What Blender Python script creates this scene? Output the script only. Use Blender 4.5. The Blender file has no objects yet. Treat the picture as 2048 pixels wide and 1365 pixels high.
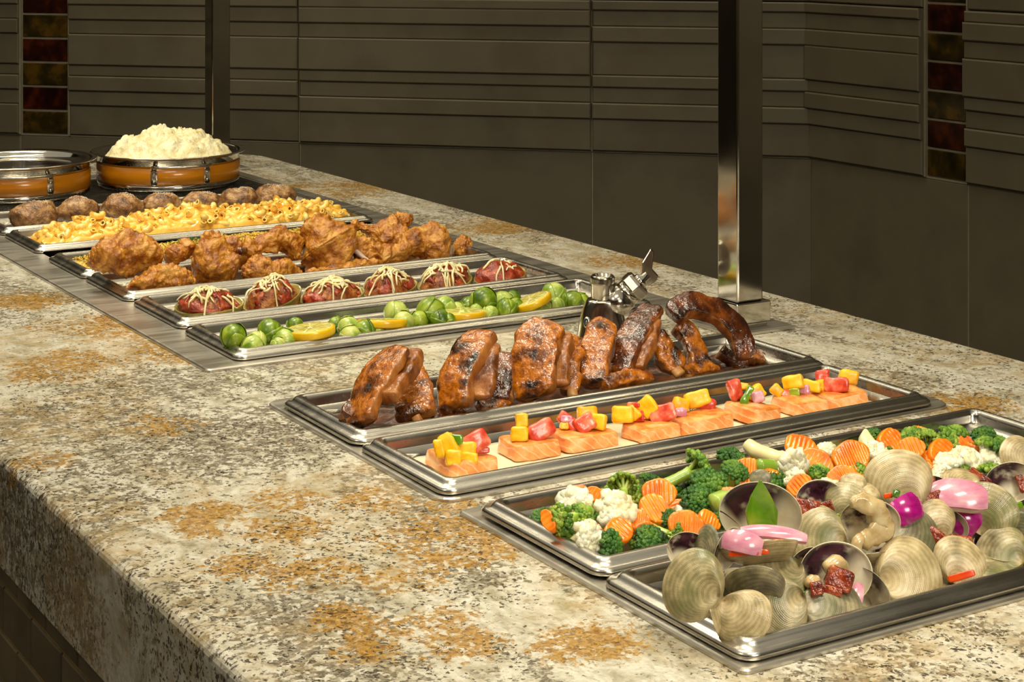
import bpy, bmesh, math, random
from mathutils import Vector, Matrix, noise
from mathutils.geometry import tessellate_polygon
S = bpy.context.scene
COL = S.collection
random.seed(7)
V3 = Vector
# ------------------------------------------------------------------ camera, light, exposure
# counter top is z=0 while building; everything is lifted by LIFT at the end (floor = 0)
LIFT = 0.9
F = 3598.6; YAW = math.radians(31.207); YH = -143.08; CH = .4569
sn, cs = math.sin(YAW), math.cos(YAW)
FW = V3((sn, cs, 0)); RT = V3((cs, -sn, 0)); UP = V3((0, 0, 1))
cam_d = bpy.data.cameras.new('camera'); cam = bpy.data.objects.new('camera', cam_d); COL.objects.link(cam)
cam.location = (0, 0, CH); cam.rotation_euler = (math.pi/2, 0, -YAW)
cam_d.sensor_width = 36; cam_d.lens = F/2048*36
cam_d.shift_y = (YH-682.5)/2048
cam_d.clip_start = .02; cam_d.clip_end = 60
S.camera = cam
S.view_settings.view_transform = 'Standard'; S.view_settings.look = 'None'
S.view_settings.gamma = 1; S.view_settings.exposure = 0.0; S.view_settings.use_curve_mapping = False
w = bpy.data.worlds.new('world'); S.world = w; w.use_nodes = True
w.node_tree.nodes['Background'].inputs[0].default_value = (.10, .09, .07, 1)
w.node_tree.nodes['Background'].inputs[1].default_value = .3
def area(name, loc, target, sx, sy, power, col, spread=180):
    l = bpy.data.lights.new(name, 'AREA'); l.shape = 'RECTANGLE'; l.size = sx; l.size_y = sy
    l.energy = power; l.color = col; l.spread = math.radians(spread)
    o = bpy.data.objects.new(name, l); COL.objects.link(o); o.location = loc
    d = V3(target)-V3(loc); o.rotation_euler = d.to_track_quat('-Z', 'Y').to_euler(); return o
WARM = (1, .92, .71)
for i, (y, p) in enumerate([(.45, 3.3), (1.15, 3.3), (1.85, 3.1), (2.55, 2.9), (3.2, 2.4)]):   # lamp strips under the serving canopy
    area('canopy_lamp', (.74, y, 1.02), (.88, y, 0), .14, .42, p, WARM, 115)
area('overhead_fill', (-.2, 2.0, 1.84), (-.2, 2.0, 0), 4.6, 6.0, 34, (1, .92, .73))  # broad fill added overhead, gives the steel an even grey to reflect
area('front_lamp', (.75, -1.1, 1.15), (.95, 1.3, 0), .8, .5, 9, (1, .92, .76), 110)
area('left_fill', (-.9, .9, 1.7), (.8, 1.6, 0), .5, .5, 3, (1, .90, .72), 120)  # unseen fill light added from the viewer's left
area('wall_washer', (1.98, 2.72, 1.8), (2.1, 2.86, .0), 1.2, .06, 3.6, (1, .88, .60), 150)
area('wall_washer', (1.10, 3.65, 1.8), (1.2, 3.77, .0), 1.2, .06, 3.0, (1, .88, .60), 150)
for o_ in [o for o in COL.objects if o.name.startswith('wall_washer')]: o_.rotation_euler = (math.radians(4), 0, math.radians(-45))
area('wall_washer', (2.16, 1.9, 1.8), (2.25, 1.9, 0), .06, 1.4, 3.0, (1, .88, .60), 150)

# ------------------------------------------------------------------ helpers
def ry(px, py, Y):
    k = (px-1024)/F; dx, dy = sn+k*cs, cs-k*sn; d = Y/dy
    return V3((d*dx, Y, CH-d*(py-YH)/F))
def rz(px, py, z):
    d = F*(CH-z)/(py-YH); k = (px-1024)/F
    return V3((d*(sn+k*cs), d*(cs-k*sn), z))
def depth(p): return p.x*sn+p.y*cs
def cv(r, u, t): return (RT*r+UP*u-FW*t).normalized()      # right / up / toward the viewer's side of the counter
def lin(c):
    return tuple((x/255/12.92 if x/255 <= .04045 else ((x/255+.055)/1.055)**2.4) for x in c)+(1,)
def tag(o, label=None, cat=None, group=None, kind=None):
    if label: o['label'] = label
    if cat: o['category'] = cat
    if group: o['group'] = group
    if kind: o['kind'] = kind
    return o
def empty(name, loc, rot=None):
    o = bpy.data.objects.new(name, None); COL.objects.link(o); o.location = loc
    if rot is not None: o.rotation_euler = rot
    o.empty_display_size = .02
    return o
class MB:
    def __init__(s): s.v = []; s.f = []; s.m = []; s.uv = []
    def add(s, v, f, m=0, uv=None):
        if not isinstance(m, int) and m and isinstance(m[0], tuple): m = 0      # (u, v) list from loft: unused
        b = len(s.v); s.v += [V3(p) for p in v]; s.f += [tuple(i+b for i in q) for q in f]
        s.m += ([m]*len(f) if isinstance(m, int) else list(m)); s.uv += (uv if uv else [(0, 0)]*len(v)); return s
    def box(s, a, b, m=0):
        x0, y0, z0 = a; x1, y1, z1 = b
        v = [(x0,y0,z0),(x1,y0,z0),(x1,y1,z0),(x0,y1,z0),(x0,y0,z1),(x1,y0,z1),(x1,y1,z1),(x0,y1,z1)]
        return s.add(v, [(0,3,2,1),(4,5,6,7),(0,1,5,4),(1,2,6,5),(2,3,7,6),(3,0,4,7)], m)
    def xf(s, M): s.v = [M @ p for p in s.v]; return s
    def mesh(s, name, mats, smooth=True):
        me = bpy.data.meshes.new(name); me.from_pydata([tuple(p) for p in s.v], [], s.f)
        for m in (mats if isinstance(mats, (list, tuple)) else [mats]): me.materials.append(m)
        me.polygons.foreach_set('material_index', s.m)
        me.polygons.foreach_set('use_smooth', [smooth]*len(s.f))
        if any(u != (0, 0) for u in s.uv):
            ul = me.uv_layers.new(name='UVMap'); li = [0]*len(me.loops); me.loops.foreach_get('vertex_index', li)
            flat = []
            for i in li: flat += s.uv[i]
            ul.data.foreach_set('uv', flat)
        me.update(); return me
    def obj(s, name, mats, parent=None, smooth=True, bevel=0, split=0, own=True):
        """own: origin at the base of the geometry (top-level) ; with a parent, geometry is local to it"""
        loc = V3((0, 0, 0))
        if parent is None and own:
            n = len(s.v); loc = V3((sum(p.x for p in s.v)/n, sum(p.y for p in s.v)/n, min(p.z for p in s.v)))
            s.v = [p-loc for p in s.v]
        o = bpy.data.objects.new(name, s.mesh(name, mats, smooth)); COL.objects.link(o); o.location = loc
        if parent: o.parent = parent
        if bevel:
            m = o.modifiers.new('bevel', 'BEVEL'); m.width = bevel; m.segments = 2; m.limit_method = 'ANGLE'; m.angle_limit = math.radians(40)
        if split: m = o.modifiers.new('split', 'EDGE_SPLIT'); m.split_angle = math.radians(split)
        return o
def part(name, me, parent, M=None):
    o = bpy.data.objects.new(name, me); COL.objects.link(o); o.parent = parent
    if M is not None: o.matrix_local = M
    return o
def flatten(mb, loc):
    mb.v = [p-V3(loc) for p in mb.v]; return mb
def frame(zax, yax, loc=(0, 0, 0), sc=1):
    z = V3(zax).normalized(); y = V3(yax); y = (y-z*y.dot(z)).normalized(); x = y.cross(z)
    M = Matrix(((x.x, y.x, z.x), (x.y, y.y, z.y), (x.z, y.z, z.z))).to_4x4()
    if isinstance(sc, (int, float)): sc = (sc, sc, sc)
    return Matrix.Translation(loc) @ M @ Matrix.Diagonal((*sc, 1))
def fbm(p, o=3): return noise.fractal(p, 1.0, 2.0, o, noise_basis='PERLIN_ORIGINAL')
def lathe(prof, n=48, m=0, flip=False):
    v = []; f = []; mm = []
    for r, z in prof:
        for i in range(n):
            a = 2*math.pi*i/n; v.append((r*math.cos(a), r*math.sin(a), z))
    for j in range(len(prof)-1):
        for i in range(n):
            q = (j*n+i, j*n+(i+1) % n, (j+1)*n+(i+1) % n, (j+1)*n+i)
            f.append(q if not flip else q[::-1]); mm.append(m if isinstance(m, int) else m[j])
    return v, f, mm
def crom(P, n):
    P = [V3(p) for p in P]; out = []; k = len(P)-1
    for i in range(n):
        t = i/(n-1)*k; j = min(int(t), k-1); u = t-j
        a, b, c, d = P[max(j-1, 0)], P[j], P[j+1], P[min(j+2, k)]
        out.append(.5*((2*b)+(c-a)*u+(2*a-5*b+4*c-d)*u*u+(3*b-a-3*c+d)*u**3))
    return out
def interp(L, t):
    k = len(L)-1; x = t*k; j = min(int(x), k-1); u = x-j; u = u*u*(3-2*u)
    return L[j]*(1-u)+L[j+1]*u
def loft(P, ra, rb=None, rings=20, seg=18, up=(0, 0, 1), pw=2.0, amp=0, fr=60, cap=.12, seed=0, oct=3):
    """closed rounded body along P, radii ra (sideways) rb (along up); returns v,f,uv"""
    rb = rb or ra; C = crom(P, rings); up = V3(up); v = []; f = []; uv = []; so = V3((seed*3.1, seed*1.7, seed*2.3))
    for i, c in enumerate(C):
        t = i/(rings-1); d = (C[min(i+1, rings-1)]-C[max(i-1, 0)]).normalized()
        b = (up-d*up.dot(d)).normalized(); a = d.cross(b)
        e = min(t, 1-t)/cap if cap else 1; e = math.sqrt(max(0, 1-(1-min(e, 1))**2))
        e = max(e, .04)
        A, B = interp(ra, t)*e, interp(rb, t)*e
        for j in range(seg):
            q = 2*math.pi*j/seg; x, y = math.cos(q), math.sin(q)
            x = math.copysign(abs(x)**(2/pw), x); y = math.copysign(abs(y)**(2/pw), y)
            o = a*(A*x)+b*(B*y); p = c+o
            if amp: p = p+o.normalized()*(amp*fbm(p*fr+so, oct)*min(1, e*1.5))
            v.append(p); uv.append((t+.001, j/seg))
    for i in range(rings-1):
        for j in range(seg):
            f.append((i*seg+j, i*seg+(j+1) % seg, (i+1)*seg+(j+1) % seg, (i+1)*seg+j))
    f.append(tuple(range(seg))[::-1]); f.append(tuple((rings-1)*seg+j for j in range(seg)))
    return v, f, uv
def ico(sub=2):
    bm = bmesh.new(); bmesh.ops.create_icosphere(bm, subdivisions=sub, radius=1)
    v = [p.co.copy() for p in bm.verts]; f = [tuple(x.index for x in q.verts) for q in bm.faces]; bm.free(); return v, f
ICO = {k: ico(k) for k in (1, 2, 3, 4)}
def chunk(size, rnd=.35, amp=0, fr=60, n=6, seed=0, taper=0, oct=3):
    """rounded block"""
    pts = {}; v = []; f = []
    def vid(p):
        k = tuple(round(x*1000) for x in p)
        if k not in pts: pts[k] = len(v); v.append(V3(p))
        return pts[k]
    g = [-1+2*i/n for i in range(n+1)]
    for ax in range(3):
        for s in (-1, 1):
            for i in range(n):
                for j in range(n):
                    q = []
                    for a, b in ((i, j), (i+1, j), (i+1, j+1), (i, j+1)):
                        p = [0, 0, 0]; p[ax] = s; p[(ax+1) % 3] = g[a]; p[(ax+2) % 3] = g[b]; q.append(vid(p))
                    f.append(tuple(q if s > 0 else q[::-1]))
    so = V3((seed*1.3, seed*2.9, seed)); out = []
    for p in v:
        c = V3((max(-1+rnd, min(1-rnd, p.x)), max(-1+rnd, min(1-rnd, p.y)), max(-1+rnd, min(1-rnd, p.z))))
        d = p-c; d = d.normalized()*rnd if d.length > 1e-6 else d
        q = c+d; nn = (d.normalized() if d.length > 1e-6 else p.normalized())
        t = 1-taper*(q.z*.5+.5)
        q = V3((q.x*size[0]*t, q.y*size[1]*t, q.z*size[2]))*.5
        if amp: q = q+nn*amp*fbm(q*fr+so, oct)
        out.append(q)
    return out, f
ORD = ['leftmost', 'second from the left', 'third from the left', 'fourth from the left', 'fifth from the left', 'sixth from the left', 'seventh from the left', 'eighth from the left', 'ninth from the left', 'tenth from the left']
N_ = 'first second third fourth fifth sixth seventh eighth ninth tenth eleventh twelfth thirteenth fourteenth fifteenth sixteenth seventeenth eighteenth nineteenth twentieth'.split()
def nth(i, n):
    if i == 0: return 'leftmost'
    if i == n-1: return 'rightmost'
    if i < (n+1)//2: return N_[i]+' from the left'
    return N_[n-1-i]+' from the right'

# ------------------------------------------------------------------ materials
def nt(name):
    m = bpy.data.materials.new(name); m.use_nodes = True; t = m.node_tree; b = t.nodes['Principled BSDF']
    return m, t, b
def N(t, k, **kw):
    n = t.nodes.new(k)
    for a, b in kw.items(): setattr(n, a, b)
    return n
def ramp(t, stops, src):
    r = N(t, 'ShaderNodeValToRGB'); e = r.color_ramp.elements
    while len(e) < len(stops): e.new(.5)
    for x, (p, c) in zip(e, stops): x.position = p; x.color = c
    t.links.new(src, r.inputs[0]); return r.outputs[0]
def nz(t, vec, scale, detail=4, rough=.55, dist=0, out='Fac'):
    n = N(t, 'ShaderNodeTexNoise'); n.inputs['Scale'].default_value = scale; n.inputs['Detail'].default_value = detail
    n.inputs['Roughness'].default_value = rough; n.inputs['Distortion'].default_value = dist
    t.links.new(vec, n.inputs['Vector']); return n.outputs[out]
def mixc(t, fac, a, b, mode='MIX'):
    n = N(t, 'ShaderNodeMix', data_type='RGBA', blend_type=mode)
    for i, x in ((0, fac), (6, a), (7, b)):
        if isinstance(x, (int, float, tuple)): n.inputs[i].default_value = x
        else: t.links.new(x, n.inputs[i])
    return n.outputs[2]
def math_(t, op, a, b=None, c=None):
    n = N(t, 'ShaderNodeMath', operation=op)
    for i, x in enumerate((a, b, c)):
        if x is None: continue
        if isinstance(x, (int, float)): n.inputs[i].default_value = x
        else: t.links.new(x, n.inputs[i])
    return n.outputs[0]
def mrange(t, v, a, b, c=0, d=1):
    n = N(t, 'ShaderNodeMapRange'); n.interpolation_type = 'SMOOTHSTEP'
    t.links.new(v, n.inputs[0])
    for i, x in enumerate((a, b, c, d)): n.inputs[i+1].default_value = x
    return n.outputs[0]
def bump(t, b, h, strength=.3, dist=.001):
    n = N(t, 'ShaderNodeBump'); n.inputs['Strength'].default_value = strength; n.inputs['Distance'].default_value = dist
    if b.inputs['Coat Weight'].default_value > 0: t.links.new(n.outputs[0], b.inputs['Coat Normal'])
    t.links.new(h, n.inputs['Height']); t.links.new(n.outputs[0], b.inputs['Normal'])
def objvec(t, rand=True):
    c = N(t, 'ShaderNodeTexCoord'); v = c.outputs['Object']
    if rand:
        o = N(t, 'ShaderNodeObjectInfo'); a = N(t, 'ShaderNodeVectorMath', operation='ADD'); m = math_(t, 'MULTIPLY', o.outputs['Random'], 37.)
        t.links.new(v, a.inputs[0]); t.links.new(m, a.inputs[1]); v = a.outputs[0]
    return v
def food(name, stops, scale=60, rough=.4, bs=200, bst=.3, bd=.001, coat=0, sss=0, detail=4, contrast=1.7, vary=0, spec=.5, stretch=None, unit=False):
    m, t, b = nt(name); v = objvec(t)
    if unit: scale *= .018; bs *= .018
    if stretch:
        mp = N(t, 'ShaderNodeMapping'); mp.inputs['Scale'].default_value = stretch; t.links.new(v, mp.inputs[0]); vv = mp.outputs[0]
    else: vv = v
    n = nz(t, vv, scale, detail); k = len(stops)
    st = [(.5+(i/(k-1)-.5)*.5/contrast, lin(c)) for i, c in enumerate(stops)]
    c = ramp(t, st, n)
    if vary:
        o = N(t, 'ShaderNodeObjectInfo'); c = mixc(t, vary, c, ramp(t, [(0, lin(stops[0])), (1, lin(stops[-1]))], o.outputs['Random']))
    t.links.new(c, b.inputs['Base Color']); b.inputs['Roughness'].default_value = rough
    b.inputs['Specular IOR Level'].default_value = spec
    b.inputs['Coat Weight'].default_value = coat; b.inputs['Coat Roughness'].default_value = .12
    if sss:
        b.inputs['Subsurface Weight'].default_value = sss; b.inputs['Subsurface Scale'].default_value = .004
        b.inputs['Subsurface Radius'].default_value = (1, .5, .25)
    if bst: bump(t, b, nz(t, v, bs, 3), bst, bd)
    return m
def metal(name, col, rough, brush=None, bst=.05):
    m, t, b = nt(name); b.inputs['Base Color'].default_value = lin(col); b.inputs['Metallic'].default_value = 1
    v = objvec(t, False); mp = N(t, 'ShaderNodeMapping'); mp.inputs['Scale'].default_value = brush or (1, 1, 1); t.links.new(v, mp.inputs[0])
    n = nz(t, mp.outputs[0], 40, 4, .6); t.links.new(mrange(t, n, .3, .7, rough*.85, rough*1.15), b.inputs['Roughness'])
    n2 = nz(t, v, 9, 3); t.links.new(mixc(t, mrange(t, n2, .3, .7), lin(tuple(x*.9 for x in col)), lin(col)), b.inputs['Base Color'])
    if bst: bump(t, b, n, bst, .0004)
    return m
M = {}
M['steel'] = metal('brushed_steel', (218, 212, 200), .36, (.3, 2, 2), 0)
M['pan'] = metal('pan_steel', (198, 193, 182), .26, (.3, 2, 2), 0)
M['chrome'] = metal('chrome', (215, 210, 200), .09, None, 0)
M['tap'] = metal('tap_chrome', (205, 198, 184), .17, None, 0)
M['dark_steel'] = metal('dark_wire', (170, 165, 152), .25, None, 0)
M['wall'] = food('grey_stone_tile', [(86, 77, 60), (96, 88, 69), (90, 81, 63)], 5, .55, 300, .12, .0008, detail=6)
M['grout'] = food('grout', [(120, 112, 92), (135, 126, 104)], 30, .8)
M['glass_red'] = food('red_glass_tile', [(18, 3, 1), (40, 8, 3), (70, 26, 5)], 30, .12, 90, .1, .0005, detail=8, coat=.6)
M['glass_olive'] = food('olive_glass_tile', [(20, 17, 6), (46, 36, 9), (84, 60, 14)], 22, .14, 90, .1, .0005, detail=8, coat=.6)
M['base_tile'] = food('brown_base_tile', [(92, 80, 60), (120, 106, 82)], 12, .35, 120, .15, .001)
M['brass'] = food('brass_coloured_joint', [(150, 116, 44), (186, 148, 66)], 40, .35)
M['floor'] = food('dark_floor_tile', [(70, 62, 52), (95, 85, 70)], 6, .4)
M['ceil'] = food('ceiling_paint', [(200, 190, 165), (210, 200, 176)], 6, .9)
M['paint'] = food('far_wall_paint', [(140, 126, 102), (156, 140, 114)], 3, .8)
M['orange'] = food('orange_enamel', [(205, 126, 8), (214, 134, 12)], 20, .22, 20, 0, coat=.5)
M['black'] = food('black_rubber', [(18, 17, 15), (30, 28, 25)], 20, .4)

def granite():
    m, t, b = nt('granite'); c = N(t, 'ShaderNodeTexCoord'); v = c.outputs['Object']
    mp = N(t, 'ShaderNodeMapping'); mp.inputs['Rotation'].default_value = (0, 0, math.radians(38)); mp.inputs['Scale'].default_value = (1.0, .55, 1)
    t.links.new(v, mp.inputs[0]); sv = mp.outputs[0]
    def blobs(L):
        acc = None
        for x, y, r in L:
            d = N(t, 'ShaderNodeVectorMath', operation='DISTANCE'); t.links.new(v, d.inputs[0]); d.inputs[1].default_value = (x, y, 0)
            k = mrange(t, d.outputs['Value'], r, r*.25); acc = k if acc is None else math_(t, 'MAXIMUM', acc, k)
        return acc
    def P(*L): return [(*rz(a, b_, 0).xy, r) for a, b_, r in L]
    nv_ = N(t, 'ShaderNodeTexNoise'); nv_.inputs['Scale'].default_value = 150; nv_.inputs['Detail'].default_value = 3; t.links.new(v, nv_.inputs['Vector'])
    ds = N(t, 'ShaderNodeVectorMath', operation='MULTIPLY_ADD'); t.links.new(nv_.outputs['Color'], ds.inputs[0]); ds.inputs[1].default_value = (.009, .009, .009); t.links.new(v, ds.inputs[2])
    def cells(scale):
        q = N(t, 'ShaderNodeTexVoronoi'); q.inputs['Scale'].default_value = scale; t.links.new(ds.outputs[0], q.inputs['Vector'])
        s_ = N(t, 'ShaderNodeSeparateColor'); t.links.new(q.outputs['Color'], s_.inputs[0]); return s_.outputs
    A_, B_ = cells(240), cells(430)
    def less(p, cell, soft=.10): return mrange(t, math_(t, 'SUBTRACT', p, cell), 0, soft)
    fine = nz(t, v, 55, 8, .8)
    base = ramp(t, [(.34, lin((142, 134, 112))), (.44, lin((182, 175, 154))), (.54, lin((222, 217, 203))), (.64, lin((172, 163, 140)))], nz(t, sv, 30, 8, .68, .5))
    base = mixc(t, .28, base, ramp(t, [(0, lin((150, 136, 104))), (.4, lin((204, 196, 170))), (1, lin((238, 233, 218)))], A_[0]))
    gm_ = mrange(t, nz(t, sv, 6, 5, .6, .6), .42, .60)
    gm_ = math_(t, 'MAXIMUM', gm_, blobs(P((450, 880, .20), (620, 850, .12), (790, 960, .07), (330, 900, .14), (250, 780, .10), (960, 1150, .05), (700, 1340, .08))))
    pg = math_(t, 'ADD', math_(t, 'MULTIPLY', gm_, .66), math_(t, 'MULTIPLY', math_(t, 'SUBTRACT', fine, .5), 3.0))
    gcol = ramp(t, [(0, lin((74, 67, 54))), (.5, lin((118, 108, 90))), (1, lin((160, 150, 130)))], B_[0])
    col = mixc(t, math_(t, 'MULTIPLY', less(pg, math_(t, 'MULTIPLY', A_[2], .75), .35), .9), base, gcol)
    ty = mrange(t, nz(t, sv, 5, 5, .6, .8), .42, .60); tz = mrange(t, nz(t, v, 34, 8, .78), .40, .60)
    col = mixc(t, math_(t, 'MULTIPLY', math_(t, 'MULTIPLY', ty, tz), .55), col, lin((178, 148, 92)))
    # hand-placed mineral bands of the slab (ochre / dark) as measured on the stone
    ob = blobs(P((880, 1080, .10), (860, 1245, .055), (930, 1290, .05), (700, 1230, .05), (640, 1150, .07), (420, 1030, .06), (90, 920, .05), (560, 1000, .06), (480, 1130, .05), (760, 1000, .06), (560, 1060, .06), (800, 1160, .06), (980, 1100, .06), (400, 1060, .04), (900, 1010, .04), (1180, 1290, .06), (720, 1300, .04),
                       (230, 650, .14), (120, 730, .12), (380, 700, .12), (60, 600, .1), (760, 370, .2), (1000, 450, .15), (1250, 520, .1), (1950, 810, .08), (650, 380, .2), (330, 850, .06)))
    on = nz(t, sv, 15, 6, .68, .5)
    of = nz(t, v, 85, 7, .78)
    pf = math_(t, 'ADD', math_(t, 'ADD', math_(t, 'MULTIPLY', math_(t, 'SUBTRACT', on, .5), 3.0), math_(t, 'MULTIPLY', math_(t, 'SUBTRACT', of, .5), 3.2)), math_(t, 'MULTIPLY', math_(t, 'SUBTRACT', ob, .30), 1.15))
    om = less(pf, math_(t, 'MULTIPLY', A_[1], .8), .45)
    ocol = ramp(t, [(0, lin((112, 76, 14))), (.45, lin((166, 118, 30))), (1, lin((192, 150, 66)))], B_[1])
    col = mixc(t, math_(t, 'MULTIPLY', om, .85), col, ocol)
    # black crystals, clustered
    dn = mrange(t, nz(t, sv, 9, 4, .6, .3), .42, .60)
    db = blobs(P((200, 980, .16), (300, 880, .14), (520, 1330, .08), (1020, 1060, .08), (620, 900, .08), (150, 800, .1), (1850, 700, .1), (1980, 780, .1), (940, 1180, .08)))
    dn = math_(t, 'MAXIMUM', dn, math_(t, 'MULTIPLY', db, .9))
    pd = math_(t, 'ADD', math_(t, 'MULTIPLY', dn, .26), math_(t, 'MULTIPLY', math_(t, 'SUBTRACT', nz(t, v, 75, 6, .75), .53), 1.7))
    dk = ramp(t, [(0, lin((34, 30, 24))), (1, lin((86, 76, 60)))], A_[0])
    col = mixc(t, math_(t, 'MULTIPLY', less(pd, B_[2], .08), .9), col, dk)
    t.links.new(col, b.inputs['Base Color'])
    t.links.new(mrange(t, nz(t, v, 60, 4), .3, .7, .16, .30), b.inputs['Roughness'])
    bump(t, b, nz(t, v, 160, 3), .08, .0006)
    return m
M['granite'] = granite()

# ------------------------------------------------------------------ structure: room
def struct(o, name=None): o['kind'] = 'structure'; return o
CORN = V3((2.372, 2.759, 0)); D45 = V3((-1, 1, 0)).normalized()
ZT = 1.85; ZF = -.9
FARP = CORN+D45*4.6
struct(MB().box((-3.2, -2.2, ZF-.05), (2.6, 6.4, ZF)).obj('floor', M['floor']))
struct(MB().box((-3.2, -2.2, ZT), (2.6, 6.4, ZT+.05)).obj('ceiling', M['ceil']))
struct(MB().box((-3.25, -2.2, ZF), (-3.2, 6.4, ZT)).obj('wall_left', M['paint']))
struct(MB().box((-3.2, -2.25, ZF), (2.6, -2.2, ZT)).obj('wall_front', M['paint']))
struct(MB().box((-3.2, 6.4, ZF), (2.6, 6.45, ZT)).obj('wall_far', M['paint']))

def tilebox(a, b, c, nrm, w_, h, dpt, bev=.0012):
    """tile with chamfered face: a = lower-left world point on the backing, b dir along, c up"""
    mb = MB(); v = []
    for o, dd in ((0, 0), (0, dpt-bev), (bev, dpt)):
        for x, y in ((o, o), (w_-o, o), (w_-o, h-o), (o, h-o)): v.append(a+b*x+c*y+nrm*dd)
    f = [(0, 1, 5, 4), (1, 2, 6, 5), (2, 3, 7, 6), (3, 0, 4, 7), (4, 5, 9, 8), (5, 6, 10, 9), (6, 7, 11, 10), (7, 4, 8, 11), (8, 9, 10, 11)]
    return mb.add(v, f)
ZS = [0, .0676, .1001, .1325, .157, .225, .257, .290, .31]
def levels(sig):
    L = []; l = 1
    for ch in sig: l += 1 if ch == '+' else -1; l = max(1, min(4, l)); L.append(l)
    return L
def build_wall(name, O, D, nrm, cols, total):
    """cols: (x0,x1,kind/signature) measured from the corner"""
    root = struct(MB().add(*(lambda q: (q, [(0,1,2,3),(7,6,5,4),(0,4,5,1),(1,5,6,2),(2,6,7,3),(3,7,4,0)]))([O+UP*ZF, O+D*total+UP*ZF, O+D*total+UP*ZT, O+UP*ZT, O-nrm*.08+UP*ZF, O+D*total-nrm*.08+UP*ZF, O+D*total-nrm*.08+UP*ZT, O-nrm*.08+UP*ZT])).obj(name, M['grout'], own=False))
    g = .0032
    def tile(nm, x0, x1, z0, z1, dp, mat, bv=.0012):
        mb = tilebox(O+D*(x0+g/2)+UP*(z0), D, UP, nrm, x1-x0-g, z1-z0, dp, bv)
        return mb.obj(nm, mat, root, smooth=False)
    for x0, x1, kind in cols:
        if kind == 'G':
            k = 0; z = .0035
            mb = tilebox(O+D*x0, D, UP, nrm, x1-x0, .62, .0042, .0003); mb.obj('grout_bed', M['grout'], root, smooth=False)
            while z < .62:
                tile('glass_tile', x0+.0045, x1-.0045, z, z+.0485, .0075, M['glass_olive'] if k % 2 == 0 else M['glass_red']); z += .0533; k += 1
        else:
            for rep in range(2):
                L = levels(kind if rep == 0 else kind[::-1])
                for i in range(8):
                    tile('stone_strip', x0, x1, rep*.31+ZS[i]+(.002 if i == 0 else 0), rep*.31+ZS[i+1]-.0002, .005+.0048*L[i], M['wall'], .0024)
            for q in range(4): tile('stone_tile', x0, x1, .622+q*.306, .622+q*.306+.303, .006, M['wall'])
    for x0, x1, kind in cols:
        for z0, z1 in (((-.9, .0), (.0, .62), (.62, ZT)) if kind != 'G' else ((.0, .62),)):
            mb = tilebox(O+D*(x0-g/2-.0002)+UP*z0, D, UP, nrm, g+.0004, z1-z0, .0095 if z0 != -.9 else .0045, .0003); mb.obj('grout_joint', M['grout'], root, smooth=False)
    mb = tilebox(O+UP*(-.0022), D, UP, nrm, total, .0030, .0062, .0003); mb.obj('grout_joint', M['grout'], root, smooth=False)
    return root, tile
nl = V3((-1, -1, 0)).normalized()
wl, tl = build_wall('wall_back', CORN, D45, nl, [(0, .446, '++-+-+-+'), (.446, 1.081, '++-++-++'), (1.081, 1.62, '-++-+-++'), (1.62, 1.74, 'G'), (1.74, 2.39, '+-+-++-+'), (2.39, 3.04, '++-++-++'), (3.04, 3.16, 'G'), (3.16, 3.8, '++-+-+-+')], 4.6)
for x0, x1 in ((0, .446), (.446, 1.081), (1.081, 1.74), (1.74, 2.39), (2.39, 3.04), (3.04, 3.69)):
    for q in range(3): tl('stone_tile', x0, x1, -.001-.303*(q+1)+.002, -.001-.303*q-.002, .006, M['wall'])
DR = V3((0, -1, 0)); nr = V3((-1, 0, 0))
wr, tr = build_wall('wall_right', CORN, DR, nr, [(0, .322, '+++-++-+'), (.322, .428, 'G'), (.428, 1.06, '++-++-+-'), (1.06, 1.70, '+-++-+-+')], 4.9)
for x0, x1 in ((0, .428), (.428, 1.06), (1.06, 1.70)):
    for q in range(3): tr('stone_tile', x0, x1, -.001-.303*(q+1)+.002, -.001-.303*q-.002, .006, M['wall'])

# ------------------------------------------------------------------ counter
X0, X1, Y0, Y1 = .427, 1.451, .15, 3.43
SEAM = 1.602
HOLES = [(.708, .885, 1.228, 1.205), (.708, 1.265, 1.228, 1.58), (.705, 1.76, 1.292, 3.20)]   # x0,y0,x1,y1
def rrect(x0, y0, x1, y1, r, z, k=6):
    out = []
    for cx, cy, a in ((x1-r, y1-r, 0), (x0+r, y1-r, 90), (x0+r, y0+r, 180), (x1-r, y0+r, 270)):
        for i in range(k+1):
            q = math.radians(a+90*i/k); out.append(V3((cx+r*math.cos(q), cy+r*math.sin(q), z)))
    return out
def bridge(mb, loops, m=0, flip=False):
    n = len(loops[0]); v = [p for l in loops for p in l]; f = []
    for j in range(len(loops)-1):
        for i in range(n):
            q = (j*n+i, j*n+(i+1) % n, (j+1)*n+(i+1) % n, (j+1)*n+i); f.append(q[::-1] if flip else q)
    return mb.add(v, f, m)
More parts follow.
